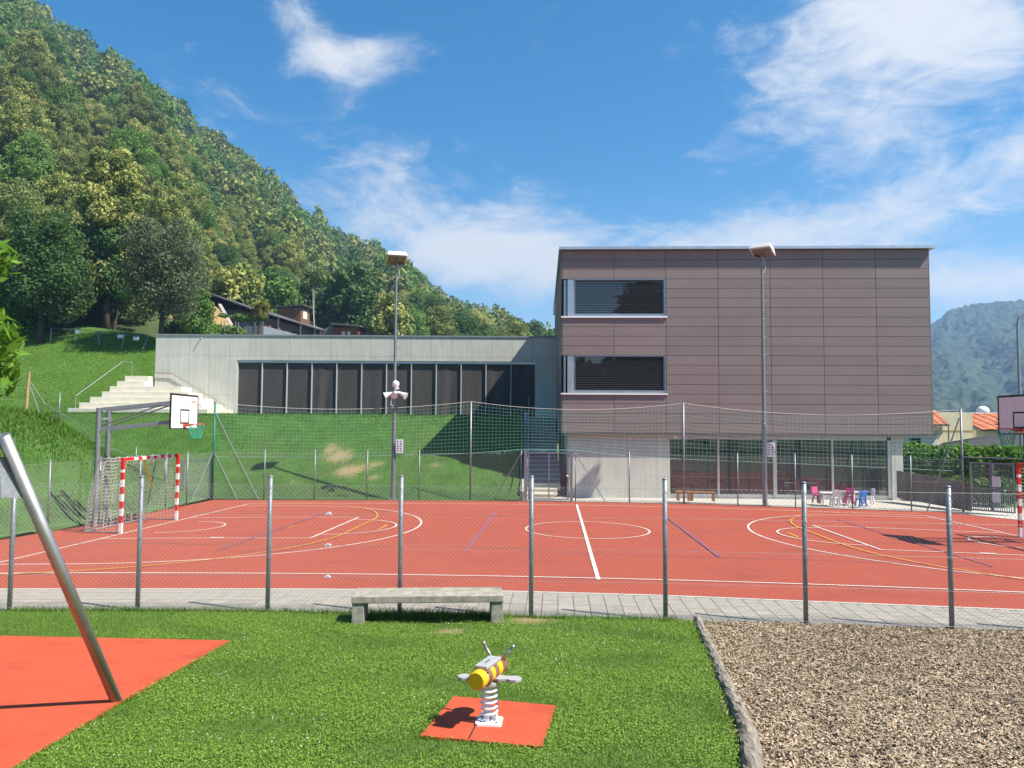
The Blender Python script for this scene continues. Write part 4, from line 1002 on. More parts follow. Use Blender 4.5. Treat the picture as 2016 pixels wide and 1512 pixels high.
# bee spring rider
bee = thing('spring_rider', 'yellow and brown striped bee spring rider on a white coil spring', 'spring rider', (-.19, 7.15, .305), -R(22))
Z = .455
prof = [('end_cap', 'yellow', -.30, -.20, .082), ('ring', 'pink', -.198, -.172, .079), ('ring', 'brown', -.17, -.11, .087), ('ring', 'yellow', -.108, -.03, .085),
        ('ring', 'brown', -.028, .05, .085), ('ring', 'yellow', .052, .14, .085), ('head', 'brown', .142, .25, .085)]
for nm, m_, y0, y1, r_ in prof:
    b = MB(); rb = .012
    b.tube([(0, y0, Z), (0, y0 + rb, Z), (0, y1 - rb, Z), (0, y1, Z)], [r_ - rb, r_, r_, r_ - rb], 26); o = b.build(nm, m_, bee)
    o.data.polygons.foreach_set('use_smooth', [False] * len(o.data.polygons))
MB().ball((0, .24, Z), .072, 16, 10).build('nose', 'brown', bee, smooth=True)
MB().box(-.062, .062, -.20, .13, Z + .074, Z + .106).build('seat', 'greyplastic', bee, bevel=.008)
MB().box(-.006, .006, -.1, .0, Z + .1065, Z + .1085).build('seat_slot', 'dark', bee)
for s in (-1, 1):
    b = MB(); b.tube([(s*.04, .17, Z + .05), (s*.148, .20, Z + .185)], .0145, 12); b.ball((s*.150, .20, Z + .188), .021, 12, 8); b.build('handle', 'stainless', bee, smooth=True)
    P = [(s*.05, -.045), (s*.09, -.058), (s*.16, -.048), (s*.20, -.068), (s*.25, -.072), (s*.288, -.042), (s*.297, .0), (s*.28, .042), (s*.235, .06), (s*.17, .048), (s*.09, .058), (s*.05, .045)]
    if s < 0: P = P[::-1]
    o = MB().prism(P, Z - .075, Z - .045).build('footrest', 'greyplastic', bee, bevel=.006); o.rotation_euler = (0, 0, R(16)); 
b = MB(); sp_ = [(.072*math.cos(a), .072*math.sin(a), .05 + .30 * a / (2*math.pi*6)) for a in np.linspace(0, 2*math.pi*6, 150)]
b.tube(sp_, .0105, 8); b.build('spring', 'whitemetal', bee, smooth=True)
b = MB(); b.tube([(0, 0, .345), (0, 0, .37)], .085, 18); b.build('spring_plate', 'greyplastic', bee)
b = MB(); b.prism([(x*math.cos(R(18)) - y*math.sin(R(18)), x*math.sin(R(18)) + y*math.cos(R(18))) for x, y in ((-.12, -.10), (-.10, -.12), (.10, -.12), (.12, -.10), (.12, .10), (.10, .12), (-.10, .12), (-.12, .10))], -.01, .018)
o = b.build('base_plate', 'whitemetal', bee, bevel=.003); o.rotation_euler = (-math.atan(.05), 0, 0)
b = MB()
for a in (30, 150, 270): b.box(.055*math.cos(R(a)) - .018, .055*math.cos(R(a)) + .018, .055*math.sin(R(a)) - .012, .055*math.sin(R(a)) + .012, .018, .07)
b.build('clamp', 'whitemetal', bee, bevel=.003)
b = MB()
for a in (45, 135, 225, 315): b.tube([(.10*math.cos(R(a+18)), .10*math.sin(R(a+18)), .018), (.10*math.cos(R(a+18)), .10*math.sin(R(a+18)), .028)], .009, 6)
b.build('bolt', 'dark', bee)
for y in (-.185,):
    for s in (-1, 1): MB().ball((s*.062, y, Z + .052), .010, 8, 6).build('eye', 'black', bee)

# timber edging
def log(label, pts, r):
    rr = random.Random(len(label)); P = [(x, y, float(lawn_z(y)) + .015 + rr.uniform(-.008, .008)) for x, y in pts]
    Q = []
    for a, c in zip(P[:-1], P[1:]):
        for k in range(8): t = k / 8; Q.append(tuple(a[i] + (c[i] - a[i]) * t + (rr.uniform(-.006, .006) if i != 1 else 0) for i in range(3)))
    Q.append(P[-1]); b = MB(); b.tube(Q, [r * (1 + rr.uniform(-.08, .08)) for _ in Q], 14)
    b.v = [(x + rr.uniform(-.010, .010), y, z + rr.uniform(-.010, .010)) for x, y, z in b.v]
    return tag(b.build('timber_log', 'timber'), label, 'timber edging', 'timber logs edging the wood chips')
log('far split timber log between lawn and wood chips starting at the fence', [(2.90, 12.0), (2.74, 11.0), (2.56, 9.8), (2.42, 8.92)], .062)
log('middle cracked timber log between lawn and wood chips', [(2.41, 8.87), (2.31, 8.15), (2.19, 7.4), (2.13, 6.98)], .072)
log('nearest thick grey timber log at the bottom edge of the wood chips', [(2.12, 6.94), (1.95, 6.3), (1.66, 5.2), (1.42, 4.2)], .085)

# ------------------------------------------------------------------ grass blades, chips (real geometry, numpy)
def inpoly(x, y, P):
    r = np.zeros(len(x), bool); j = len(P) - 1
    for i in range(len(P)):
        xi, yi = P[i]; xj, yj = P[j]
        r ^= ((yi > y) != (yj > y)) & (x < (xj - xi) * (y - yi) / (yj - yi + 1e-12) + xi); j = i
    return r
def blades(x, y, z, h, wd, lean=.5):
    n = len(x); a = rng.random(n) * 2 * np.pi; hh = h * (.55 + .8 * rng.random(n)); ww = wd * (.7 + .6 * rng.random(n))
    dx, dy = np.cos(a) * ww / 2, np.sin(a) * ww / 2; la = rng.random(n) * 2 * np.pi; ll = lean * hh * rng.random(n)
    v = np.stack([np.stack([x - dx, y - dy, z], -1), np.stack([x + dx, y + dy, z], -1), np.stack([x + np.cos(la)*ll, y + np.sin(la)*ll, z + hh], -1)], 1)
    return v
n = 330000
y = 12.42 - 7.2 * rng.random(n) ** .85; x = -9.6 + 12.7 * rng.random(n)
ok = (np.abs(x) < .72 * y + .3) & (x < chip_left(y) + .02) & (y < near_line(x) + .03 * rng.random(n)) & ~inpoly(x, y, MATP) & ~inpoly(x, y, MATB)
ok &= rng.random(n) > .9 * dry_at(x, y, LDRY)
x, y = x[ok], y[ok]
z = lawn_z(y) + .012 * hashn(x*2.2, y*2.2) - .005
clump = .5 + .5 * np.sin(x * 9 + 2 * np.sin(y * 7)) * np.sin(y * 8 + 1.5 * np.sin(x * 6)); big = hashn(x * 1.3, y * 1.5)
v = blades(x, y, z, .036 * (.75 + .5 * clump), .009, 1.0)
t0 = np.clip(.38 + .25 * (rng.random(len(x)) - .5) + .22 * (clump - .5) + .16 * big, 0, 1)
tt = np.stack([t0 * .7, t0 * .7, np.clip(t0 + .18, 0, 1)], 1)
np_mesh('lawn_grass', v, 3, 'blade', tt, kind='stuff')
n = 215000
y = 12.3 - 6.6 * rng.random(n) ** .8; x = -5.2 + 8.3 * rng.random(n)
ok = (np.abs(x) < .70 * y + .2) & (x < chip_left(y) + .0) & (y < near_line(x) - .02) & ~inpoly(x, y, MATP) & ~inpoly(x, y, MATB) & (rng.random(n) > .95 * dry_at(x, y, LDRY))
ok &= (np.sin(x*3.1 + 2*np.sin(y*2.3)) + np.sin(y*3.7 + x) + rng.normal(size=n)*.7) > -.6
x, y = x[ok], y[ok]; n = len(x); z = lawn_z(y) + .012 + .036 * rng.random(n); s_ = .0042 + .0048 * rng.random(n)
nm = rng.normal(size=(n, 3)) * .45 + np.array([0, -.15, 1]); nm /= np.linalg.norm(nm, axis=1)[:, None]; a_ = np.cross(nm, rng.normal(size=(n, 3))); a_ /= np.linalg.norm(a_, axis=1)[:, None]; b_ = np.cross(nm, a_)
c_ = np.stack([x, y, z], -1); a_ *= s_[:, None]; b_ *= s_[:, None]
t0 = np.clip(.25 + .75 * (z - lawn_z(y)) / .05 + .25 * (rng.random(n) - .5), 0, 1)
np_mesh('clover_leaves', np.stack([c_ - a_, c_ - b_, c_ + a_, c_ + b_], 1), 4, 'blade', np.repeat(t0[:, None], 4, 1), kind='stuff')
n = 150; x = -7.5 + 10 * rng.random(n); y = 6 + 5 * rng.random(n); ok = inpoly(x, y, MATB) | inpoly(x, y, MATP); x, y = x[ok], y[ok]; n = len(x)
a_ = rng.random(n) * 6.28; s_ = .006 + .018 * rng.random(n) ** 2; c_ = np.stack([x, y, lawn_z(y) + .036], -1); u_ = np.stack([np.cos(a_)*s_, np.sin(a_)*s_, .004*rng.random(n)], -1); w_ = np.stack([-np.sin(a_)*s_*.4, np.cos(a_)*s_*.4, .003*rng.random(n)], -1)
np_mesh('leaf_litter', np.stack([c_-u_, c_-w_, c_+u_, c_+w_], 1), 4, 'chip', np.repeat(rng.random((n, 1)) * .6, 4, 1), kind='stuff')
# taller tufts along fence foot, bench and mat rims
ex = []
def rim(xs, ys, h, s):
    nn = len(xs); ex.append(blades(xs + rng.normal(size=nn) * s, ys + rng.normal(size=nn) * s, lawn_z(ys) - .005, h, .012, .9))
q = rng.random(4200) * 10.6 - 8; q = q[(q < 2.6)]; rim(q, near_line(q) - .03, .085, .035)
q = rng.random(900) * 2.2 - 2.3; rim(q, 11.9 + .25 * rng.random(900), .16, .1)
for P in (MATP, [(-3.83, 6), (-3.85, 7.7), (-3.74, 10.36), (-6.9, 10.55)]):
    for (a, c) in zip(P, P[1:] + P[:1] if P is MATP else P[1:]):
        nn = int(260 * math.hypot(c[0]-a[0], c[1]-a[1])); u = rng.random(nn); rim(a[0] + (c[0]-a[0])*u, a[1] + (c[1]-a[1])*u, .045, .018)
v = np.concatenate(ex); t0 = rng.random(len(v)) * .6 + .1
np_mesh('tall_grass', v, 3, 'blade', np.stack([t0*.6, t0*.6, t0], 1), kind='stuff')
# clover heads
n = 380; y = 6 + 5.5 * rng.random(n); x = -5 + 7.5 * rng.random(n); ok = (x < 2) & ~inpoly(x, y, MATP) & ~inpoly(x, y, MATB) & (hashn(x*.9, y*1.1) > -.1); x, y = x[ok], y[ok]
zc = lawn_z(y) + .045; s = .008
v = np.stack([np.stack([x - s, y, zc], -1), np.stack([x, y - s, zc], -1), np.stack([x + s, y, zc + .006], -1), np.stack([x, y + s, zc + .006], -1)], 1)
np_mesh('clover_flowers', v, 4, 'clover', kind='stuff')
# bank and meadow grass
n = 420000
x = -32 + 32.4 * rng.random(n); y = 19 + 29 * rng.random(n)
d = left_edge(np.minimum(y, 31)) - .3 - x
ok = ((d > 0) & (y < 31.7) | (y > np.interp(x, [-14, -2, 1], [31.75, 31.95, 31.9]))) & (y < 46.9) & ~((y > 43) & (x < -17.2) & (x > -25)) & (x > -.72 * y - 1)
ok &= rng.random(n) > 1.05 * dry_at(x, y, DRY) + .25 * (hashn(x * 2, y * 2) > .5)
x, y = x[ok], y[ok]; z = bank_z(x, y) - .02
big = hashn(x * .8, y * .9); weed = np.clip((left_edge(np.minimum(y, 31)) - x - 2) / 2, 0, 1) * (y < 31.5)
v = blades(x, y, z, .065 * (1 + 1.9 * weed), .026 * (1 + 1.0 * weed), .95)
t0 = np.clip(.24 + .32 * (rng.random(len(x)) - .5) + .14 * big + .42 * weed, 0, 1)
np_mesh('bank_grass', v, 3, 'bankblade', np.stack([t0*.7, t0*.7, np.clip(t0 + .15, 0, 1)], 1), kind='stuff')
n = 300000
x = -48 + 26 * rng.random(n); y = 44 + 17 * rng.random(n); ok = (x < -22.3) & (x > -.72 * y - 1) & ~((y < 48.2) & (x > -25.2)); x, y = x[ok], y[ok]
big = hashn(x * .5, y * .9)
v = blades(x, y, bank_z(x, y) - .02, .065, .045, 1.0); t0 = np.clip(.5 + .4 * (rng.random(len(x)) - .5) + .22 * big, 0, 1)
np_mesh('meadow_grass', v, 3, 'meadowblade', np.stack([t0*.75, t0*.75, np.clip(t0 + .15, 0, 1)], 1), kind='stuff')
# wood chips: thin slivers, four faces each
n = 112000
y = 12.0 - 6.4 * rng.random(n) ** .8; x = 1.5 + 7.6 * rng.random(n)
ok = (x > chip_left(y) - .02 - .16 * rng.random(n) ** 5) & (x < .70 * y + .4) & (y < near_line(x) + .03); x, y = x[ok], y[ok]; n = len(x)
z = lawn_z(y) - .015 + .025 * hashn(x*2.5, y*2.5) + .03 * rng.random(n)
a = rng.random(n) * 2*np.pi; L = (.010 + .026 * rng.random(n) ** 1.7); Wd = .0035 + .0075 * rng.random(n); til = rng.normal(size=n) * .35; rol = rng.normal(size=n) * .5
ax = np.stack([np.cos(a)*np.cos(til), np.sin(a)*np.cos(til), np.sin(til)], -1); sd = np.stack([-np.sin(a)*np.cos(rol), np.cos(a)*np.cos(rol), np.sin(rol)], -1); up = np.cross(ax, sd)
c = np.stack([x, y, z], -1); A_ = ax * L[:, None]; B_ = sd * Wd[:, None]; U = up * .0035
top = np.stack([c-A_-B_*.6+U, c+A_*.8-B_+U, c+A_+B_*.5+U, c-A_*.9+B_+U], 1)
s1 = np.stack([c-A_-B_*.6-U, c+A_*.8-B_-U, c+A_*.8-B_+U, c-A_-B_*.6+U], 1); s2_ = np.stack([c+A_+B_*.5-U, c-A_*.9+B_-U, c-A_*.9+B_+U, c+A_+B_*.5+U], 1)
t0 = np.clip(.42 + .9 * (rng.random(n) - .5) + .18 * hashn(x * 1.1, y * 1.4), 0, 1)
np_mesh('wood_chips', np.concatenate([top, s1, s2_]), 4, 'chip', np.tile(np.repeat(t0[:, None], 4, 1), (3, 1)), kind='stuff')

# ------------------------------------------------------------------ wooded hill
HP = [-700, -300, 0, 85, 300, 450, 560, 700, 790, 830, 900, 1000, 1075, 1160, 1300]
HS = [10, 0, 0, 60, 202, 315, 404, 504, 540, 572, 622, 676, 706, 730, 760]     # ground silhouette (canopy adds a little)
HD = [250, 270, 300, 310, 330, 350, 370, 400, 420, 430, 460, 520, 580, 620, 680]
FD = [58, 60, 62, 62, 66, 102, 113, 121, 122, 112, 120, 130, 140, 150, 160]
FZ = [10.4, 10.6, 10.8, 10.9, 11.0, 11.5, 12.2, 12.5, 13, 13, 13, 13, 13, 13, 13]
def hill(px, v):
    tanx = (px - 1008) / 1500; d0 = np.interp(px, HP, FD); d1 = np.interp(px, HP, HD)
    z1 = 3 + (840 - np.interp(px, HP, HS)) / 1500 * d1; z0 = np.interp(px, HP, FZ)
    Y = d0 + (d1 - d0) * v; zz = z0 + (z1 - z0) * (v + .0 * v * (1 - v))
    und = (3.5 * np.sin(tanx * 38 + v * 3) + 2.5 * np.sin(tanx * 90 - v * 9)) * np.sin(np.pi * np.clip(v, 0, 1)) 
    return tanx * Y, Y, zz + und
pxs = np.linspace(-700, 1300, 121); vs_ = np.concatenate([np.linspace(0, 1, 61), [1.03]])
b = MB()
for v_ in vs_:
    for p_ in pxs:
        X_, Y_, Z_ = hill(p_, min(v_, 1)); 
        if v_ > 1: X_, Y_, Z_ = X_ * 1.15, Y_ * 1.15, -2
        b.v.append((float(X_), float(Y_), float(Z_)))
nx_ = len(pxs)
b.v += [(float(hill(p_, 0)[0]), float(hill(p_, 0)[1]) - 1.5, 5.) for p_ in pxs]
for j in range(len(vs_) - 1):
    for i in range(nx_ - 1): a_ = j*nx_ + i; b.f.append((a_, a_+1, a_+1+nx_, a_+nx_))
o_ = len(vs_) * nx_
for i in range(nx_ - 1): b.f.append((o_ + i, o_ + i + 1, i + 1, i))
b.build('hillside', 'forestfloor', kind='structure', smooth=True)
# bare earth slope beside the dark house, vine rows at its foot
b = MB(); ne = 22; rr = random.Random(8)
EC = [Vector((-47.5, 74, 14.5)), Vector((-27.4, 75.5, 11.4)), Vector((-33.0, 85, 16.2)), Vector((-46, 88, 20.5))]
for j in range(ne + 1):
    for i in range(ne + 1):
        u, v_ = i / ne, j / ne; p = EC[0].lerp(EC[1], u).lerp(EC[3].lerp(EC[2], u), v_); b.v.append((p.x, p.y, p.z + .9 * math.sin(math.pi * v_) * .4 + rr.uniform(-.18, .18)))
for j in range(ne):
    for i in range(ne): a_ = j*(ne+1)+i; b.f.append((a_, a_+1, a_+2+ne, a_+1+ne))
b.build('earth_slope', 'ochre', kind='structure', smooth=True)
MB().bar((-27.2, 75.4, 11.5), (-33.0, 85.2, 16.5), .35, .5).build('slope_kerb', 'conc_plain', kind='structure')
def crown_lobes(seed, w=3.6, h=7.5, base=2.2, n=17):
    r_ = random.Random(seed); L = [((0, 0, base + (h - base) * .5), w * .66, 1.15)]
    for k in range(n):
        a = k * 2.4 + r_.uniform(-.3, .3); t = (k + .5) / n; zz = base + (h - base) * (.12 + .8 * t); rad = w * (.75 if t < .6 else .5) * (1 - .5 * max(0, t - .5))
        L.append(((math.cos(a) * rad, math.sin(a) * rad, zz), w * r_.uniform(.20, .44), .85))
    L.append(((r_.uniform(-.4, .4), r_.uniform(-.4, .4), h - .3), w * .36, 1.0)); return L
def trunk_mb(seed, h, r, lobes=None, limbs=6):
    r_ = random.Random(seed); b = MB(); p = [(0, 0, -.6)]; x = y = 0
    for k in range(1, 7): x += r_.uniform(-.12, .12); y += r_.uniform(-.12, .12); p.append((x, y, h * k / 6))
    b.tube(p, [r * 1.35, r, r * .9, r * .75, r * .6, r * .45, r * .25], 8)
    for l in (lobes or [])[1:1 + limbs]:
        k = r_.randint(2, 4); q = p[k]; c = l[0]; m_ = tuple((q[i] + c[i]) / 2 + (.3 if i == 2 else 0) for i in range(3))
        b.tube([q, m_, c], [r * .45, r * .3, r * .1], 6)
    return b
KINDS = [  # name, label, leaf material, bloom
 ('chestnut_tree', 'pale yellow flowering tree in the woods of the steep hill', 'leaf_bloom', .42),
 ('chestnut_tree', 'heavily blossoming yellow tree in the woods of the steep hill', 'leaf_bloom', .75),
 ('broadleaf_tree', 'mid green leafy tree packed into the wooded hillside', 'leaf_green', 0),
 ('broadleaf_tree', 'dark green leafy tree packed into the wooded hillside', 'leaf_dark', 0),
 ('broadleaf_tree', 'olive toned leafy tree packed into the wooded hillside', 'leaf_olive', 0),
 ('chestnut_tree', 'sparsely blossoming olive tree in the woods of the steep hill', 'leaf_bloom', .2)]
PW = np.array([.22, .10, .20, .14, .22, .12]); PW = PW / PW.sum()
protos = []
for i, (nm, lb, mt, bl) in enumerate(KINDS):
    for vv in range(2):
        L = crown_lobes(100 + i * 7 + vv, 3.9, 8.2 + .6 * vv, 1.6)
        me = leaf_mesh('crown', L, 12000, .21, mt, 300 + i * 5 + vv, bl, sh=.45)
        tm_ = trunk_mb(i * 3 + vv, 6, .2, L, 4).mesh('trunk', 'bark'); protos.append((me, tm_))
lowp = []
for i, (nm, lb, mt, bl) in enumerate(KINDS):
    for vv in range(3):
        L = crown_lobes(500 + i * 7 + vv, 3.9, 7.6 + .7 * vv, 1.2, 13)
        q, t, d, idx = leaves(L, 370, .78, 700 + i * 5 + vv, sh=.35)
        if bl:
            g = np.sin(q[:, 0, 0]*1.6 + i) + np.sin(q[:, 0, 1]*1.9 + 1) + np.sin(q[:, 0, 2]*1.7 + 2)
            on = (g + 1.6 * d[:, 2]) > (1.9 - 2.6 * bl); t = np.where(on[:, None], .75 + .2 * t, t * .4)
        lowp.append((q, t, i))
# positions on a jittered grid over the ruled hill
pos = []
for row in range(105):
    v0 = (row / 105) ** 1.35
    px = -620.
    while px < 1190:
        vv = min(max(v0 + rng.normal() * .006, 0.0), 1.0); X_, Y_, Z_ = (float(q) for q in hill(px, vv))
        step = 4.5 * 1500 / Y_
        jx = px + rng.uniform(-.4, .4) * step; X_, Y_, Z_ = (float(q) for q in hill(jx, vv))
        pos.append((X_, Y_, Z_, jx, vv)); px += step * rng.uniform(.8, 1.25)
# thin rows that fall too close together
keep = []; cell = {}
for p in pos:
    k = (int(p[0] // 6), int(p[1] // 6)); near = False
    for a in (-1, 0, 1):
        for c in (-1, 0, 1):
            for q in cell.get((k[0]+a, k[1]+c), ()):
                if (q[0]-p[0])**2 + (q[1]-p[1])**2 < (3.35 + .0062 * p[1]) ** 2: near = True
    if near: continue
    cell.setdefault(k, []).append(p); keep.append(p)
def blocked(p):   # leave room for the hill house, earth slope and meadow trees
    X_, Y_ = p[0], p[1]
    if 66 < Y_ < 116 and -39 < X_ < -17 and (Y_ - 66) < 50: 
        return True
    if Y_ < 66 and X_ > -24: return True
    return False
keep = [p for p in keep if not blocked(p)]
keep.sort(key=lambda p: p[1])
inview = [p for p in keep if -60 < p[3] < 1090]
first = inview[:285]; fs = set(id(p) for p in first)
GR = 'trees of the wooded hillside'
def pick(p):
    f = math.sin(p[0] * .021 + 1) + math.sin(p[1] * .017) + .6 * math.sin(p[0]*.06 + p[1]*.05)
    w_ = PW.copy()
    if f > .5: w_[[0, 1, 5]] *= 2.2
    elif f < -.6: w_[[2, 3]] *= 2.0
    return rng.choice(6, p=w_ / w_.sum())
for p in first:
    i = pick(p); nm, lb, mt, bl = KINDS[i]; me, tm_ = protos[i * 2 + rng.integers(2)]; sc = rng.uniform(.54, .98)
    t = thing(nm, lb, 'tree', (p[0], p[1], p[2] - .4), rng.uniform(0, 6.28), GR); t.scale = (sc * rng.uniform(.85, 1.2), sc * rng.uniform(.85, 1.2), sc * rng.uniform(.85, 1.25))
    inst('crown', me, t); inst('trunk', tm_, t)
VV, TT = {}, {}
for p in keep:
    if id(p) in fs: continue
    i = pick(p); q, t, _ = lowp[i * 3 + rng.integers(3)]; sc = rng.uniform(.62, 1.08) * (1 + .0006 * p[1]); a = rng.uniform(0, 6.28); c_, s_ = math.cos(a), math.sin(a)
    v = q.copy(); X2 = (v[..., 0] * c_ - v[..., 1] * s_) * sc; Y2 = (v[..., 0] * s_ + v[..., 1] * c_) * sc
    v = np.stack([X2 + p[0], Y2 + p[1], v[..., 2] * sc * rng.uniform(.85, 1.1) + p[2] - .6], -1)
    VV.setdefault(KINDS[i][2], []).append(v); TT.setdefault(KINDS[i][2], []).append(np.clip(t + rng.uniform(-.12, .12), 0, 1))
# the far rest of the wood: one object, four leaf materials
mats = list(VV); allv = np.concatenate([np.concatenate(VV[m_]) for m_ in mats]); allt = np.concatenate([np.concatenate(TT[m_]) for m_ in mats])
fo = np_mesh('far_woods', allv, 4, mats[0], allt, kind='stuff'); me = fo.data; mi = []
for k, m_ in enumerate(mats):
    if k: me.materials.append(M[m_])
    mi.append(np.full(sum(len(q) for q in VV[m_]), k, np.int32))
me.polygons.foreach_set('material_index', np.concatenate(mi)); me.update()


# trees standing on the meadow edge, each its own
def tree(name, label, loc, lobes, nl, size, m, tr_h, tr_r, seed, bloom=0., lean=None, **kw):
    t = thing(name, label, 'tree', loc)
    inst('crown', leaf_mesh('crown', lobes, nl, size, m, seed, bloom, **kw), t)
    trunk_mb(seed, tr_h, tr_r, lobes).build('trunk', 'bark', t, smooth=True)
    return t
def at_px(px, Y): x = (px - 1008) / 1500 * Y; return (x, Y, float(bank_z(x, Y)))
r0 = random.Random(4)
def lobes_box(n, w, z0, z1, r, seed, top=.6):
    q = random.Random(seed); L = []
    for k in range(n):
        t = (k + .5) / n; a = k * 2.4; rad = w * math.sqrt(max(.05, 1 - ((t - .4) / .72) ** 2)) * q.uniform(.35, .75)
        L.append(((math.cos(a)*rad, math.sin(a)*rad, z0 + (z1 - z0) * t), r * q.uniform(.75, 1.2) * (1 if t < .8 else top), .9))
    return L
tree('lime_tree', 'dark green round tree standing on the meadow at far left', at_px(78, 58.5), lobes_box(22, 3.5, 3.0, 9.8, 1.6, 1), 30000, .16, 'leaf_dark', 7, .2, 31, sh=.6)
tree('chestnut_tree', 'tall yellow blossoming tree with bare dark trunk behind the meadow fence', at_px(205, 63), lobes_box(22, 2.3, 8.6, 14.8, 1.15, 2), 20000, .2, 'leaf_bloom', 12, .26, 32, .8, sh=.6)
inst('ivy', leaf_mesh('ivy', lobes_box(16, 1.9, 3.4, 9.2, 1.1, 21), 12000, .18, 'leaf_dark', 91, sh=.6), bpy.data.objects[[o.name for o in COL.objects if o.name.startswith('chestnut_tree') and o.get('label', '').startswith('tall yellow')][0]])
tree('willow_tree', 'grey green airy tree with leaning trunk at the corner of the hall', at_px(312, 57.5), lobes_box(22, 3.1, 3.2, 9.6, 1.5, 3), 22000, .14, 'leaf_grey', 8, .2, 33, sh=.75)
tree('broadleaf_tree', 'small bright green tree to the right of the grey green tree', at_px(385, 66), lobes_box(10, 1.6, 1.2, 5.4, 1.0, 5), 9000, .15, 'leaf_green', 4, .12, 34, sh=.6)
tree('broadleaf_tree', 'dark green tree behind the blossoming tree trunk', at_px(165, 66), lobes_box(18, 3.0, 2.0, 8.8, 1.6, 6), 16000, .18, 'leaf_dark', 7, .2, 35, sh=.6)
tree('broadleaf_tree', 'bright green tree at the left edge above the weedy slope', at_px(15, 60), lobes_box(12, 2.6, .6, 5.0, 1.4, 8), 7000, .22, 'leaf_bright', 4, .14, 37, sh=.6)
tree('broadleaf_tree', 'big dark green tree towering over the red wooden cabin', (-25.2, 118, 15.5), lobes_box(20, 4.6, 2.0, 12.5, 2.2, 9), 9000, .42, 'leaf_dark', 9, .3, 38, sh=.55)
tree('broadleaf_tree', 'mid green tree behind the roof of the dark house', (-35, 112, 16), lobes_box(16, 4.2, 1.0, 9.5, 2.0, 10), 8000, .42, 'leaf_green', 7, .25, 39, sh=.55)
tree('broadleaf_tree', 'dark leafy tree between the dark house and the red cabin', (-30.5, 119, 16), lobes_box(18, 4.0, 1.0, 11, 2.0, 12), 8000, .42, 'leaf_dark', 8, .25, 40, sh=.55)
tree('chestnut_tree', 'yellow green tree right of the red wooden cabin', (-16.8, 105, 13.2), lobes_box(16, 3.4, .5, 7.2, 1.7, 14), 7000, .38, 'leaf_bloom', 5, .2, 42, .45, sh=.55)
tree('broadleaf_tree', 'olive bush above the bare earth slope', (-35.2, 80, 15.8), lobes_box(12, 2.6, .2, 3.4, 1.3, 15), 6000, .26, 'leaf_olive', 2, .12, 43, sh=.55)
tree('chestnut_tree', 'pale yellow tree above the palm by the dark house', (-33.6, 92, 17.5), lobes_box(14, 3.2, .2, 4.6, 1.6, 16), 6500, .36, 'leaf_bloom', 3, .16, 44, .6, sh=.55)
tree('birch_tree', 'bare whitish stem with thin leaves beside the red cabin', (-26.8, 103, 14), [((.3, 0, 9.6), .9), ((-.2, .1, 8.8), .7)], 700, .25, 'leaf_olive', 9, .09, 45)
bpy.data.objects['trunk'].data  # noqa
for o in COL.objects:
    if o.name.startswith('trunk') and o.parent and o.parent.name.startswith('birch'): o.data.materials[0] = M['barkpale']
# overhanging foliage tree at the left picture edge
tree('garden_tree', 'bright leafy branches hanging into the left edge of the picture', (-9.6, 11.7, .05),
     [((0, -.4, 4.1), .9), ((1.62, 0, 4.05), .42), ((1.75, 0, 3.72), .26), ((1.55, -.1, 4.45), .36), ((1.40, 0, 5.45), .46), ((1.25, -.1, 3.1), .42), ((1.2, -.1, 5.0), .36), ((-.5, 0, 5), 1.0), ((.4, .2, 5.8), .8)], 2300, .15, 'leaf_bright', 4.6, .12, 46, sh=.95, aspect=2.0)

# ------------------------------------------------------------------ hillside house, cabin, palm
hh = thing('house', 'long dark slate roofed hillside house with terrace above the concrete hall', 'house', (-30.9, 86, .9), -math.atan2(4.2, 23))
def hz(t): return 16.4 - .0 * t
b = MB(); b.box(-7, 0, 0, 23, 12, 15.3); b.build('wall', 'stonedk', hh)
b = MB(); b.hexa([(1.6, -1, 15.25), (1.6, 24, 15.25), (-4, 24, 17.2), (-4, -1, 17.2), (1.6, -1, 15.4), (1.6, 24, 15.4), (-4, 24, 17.35), (-4, -1, 17.35)]); b.hexa([(-4, -1, 17.2), (-4, 24, 17.2), (-8, 24, 15.6), (-8, -1, 15.6), (-4, -1, 17.35), (-4, 24, 17.35), (-8, 24, 15.75), (-8, -1, 15.75)]); rf_ = b.build('roof', 'slate', hh)
b = MB(); b.box(-3.2, .2, 14.6, 17.4, 15.4, 17.9); dm = b.build('dormer', 'woodbrown', hh)
MB().hexa([(-3.6, 14.3, 17.9), (.7, 14.3, 18.1), (.7, 17.7, 18.1), (-3.6, 17.7, 17.9), (-3.6, 14.3, 18.02), (.7, 14.3, 18.22), (.7, 17.7, 18.22), (-3.6, 17.7, 18.02)]).build('dormer_roof', 'slate', dm)
MB().box(.2, .23, 15.3, 16.5, 16.5, 17.6).build('pane', 'plasterw', dm)
b = MB(); b.box(0, 2.6, .5, 23, 12.0, 12.2); b.build('terrace_floor', 'conc_plain', hh)
MB().box(2.55, 2.62, .5, 23, 12.3, 13.5).build('railing', 'bluerail', hh); MB().box(0.1, 2.55, .45, .5, 12.3, 13.5).build('railing', 'bluerail', hh)
for y_ in (.6, 6, 12, 18): MB().box(1.4, 1.52, y_, y_ + .12, 12.2, 15.24).build('column', 'stonedk', hh)
for y_ in (2, 7, 13, 19): w_ = MB().box(0, .04, y_, y_ + 2.2, 12.3, 14.6).build('window', 'woodbrown', hh); MB().box(.04, .06, y_ + .12, y_ + 2.08, 12.5, 14.5).build('pane', 'glass', w_)
b = MB(); rr = random.Random(2)
for k in range(9): b.ball((2.3, 2.5 + k * 2.2, 13.6), rr.uniform(.12, .2), 7, 5)
b.build('flower_box', 'terracotta', hh)
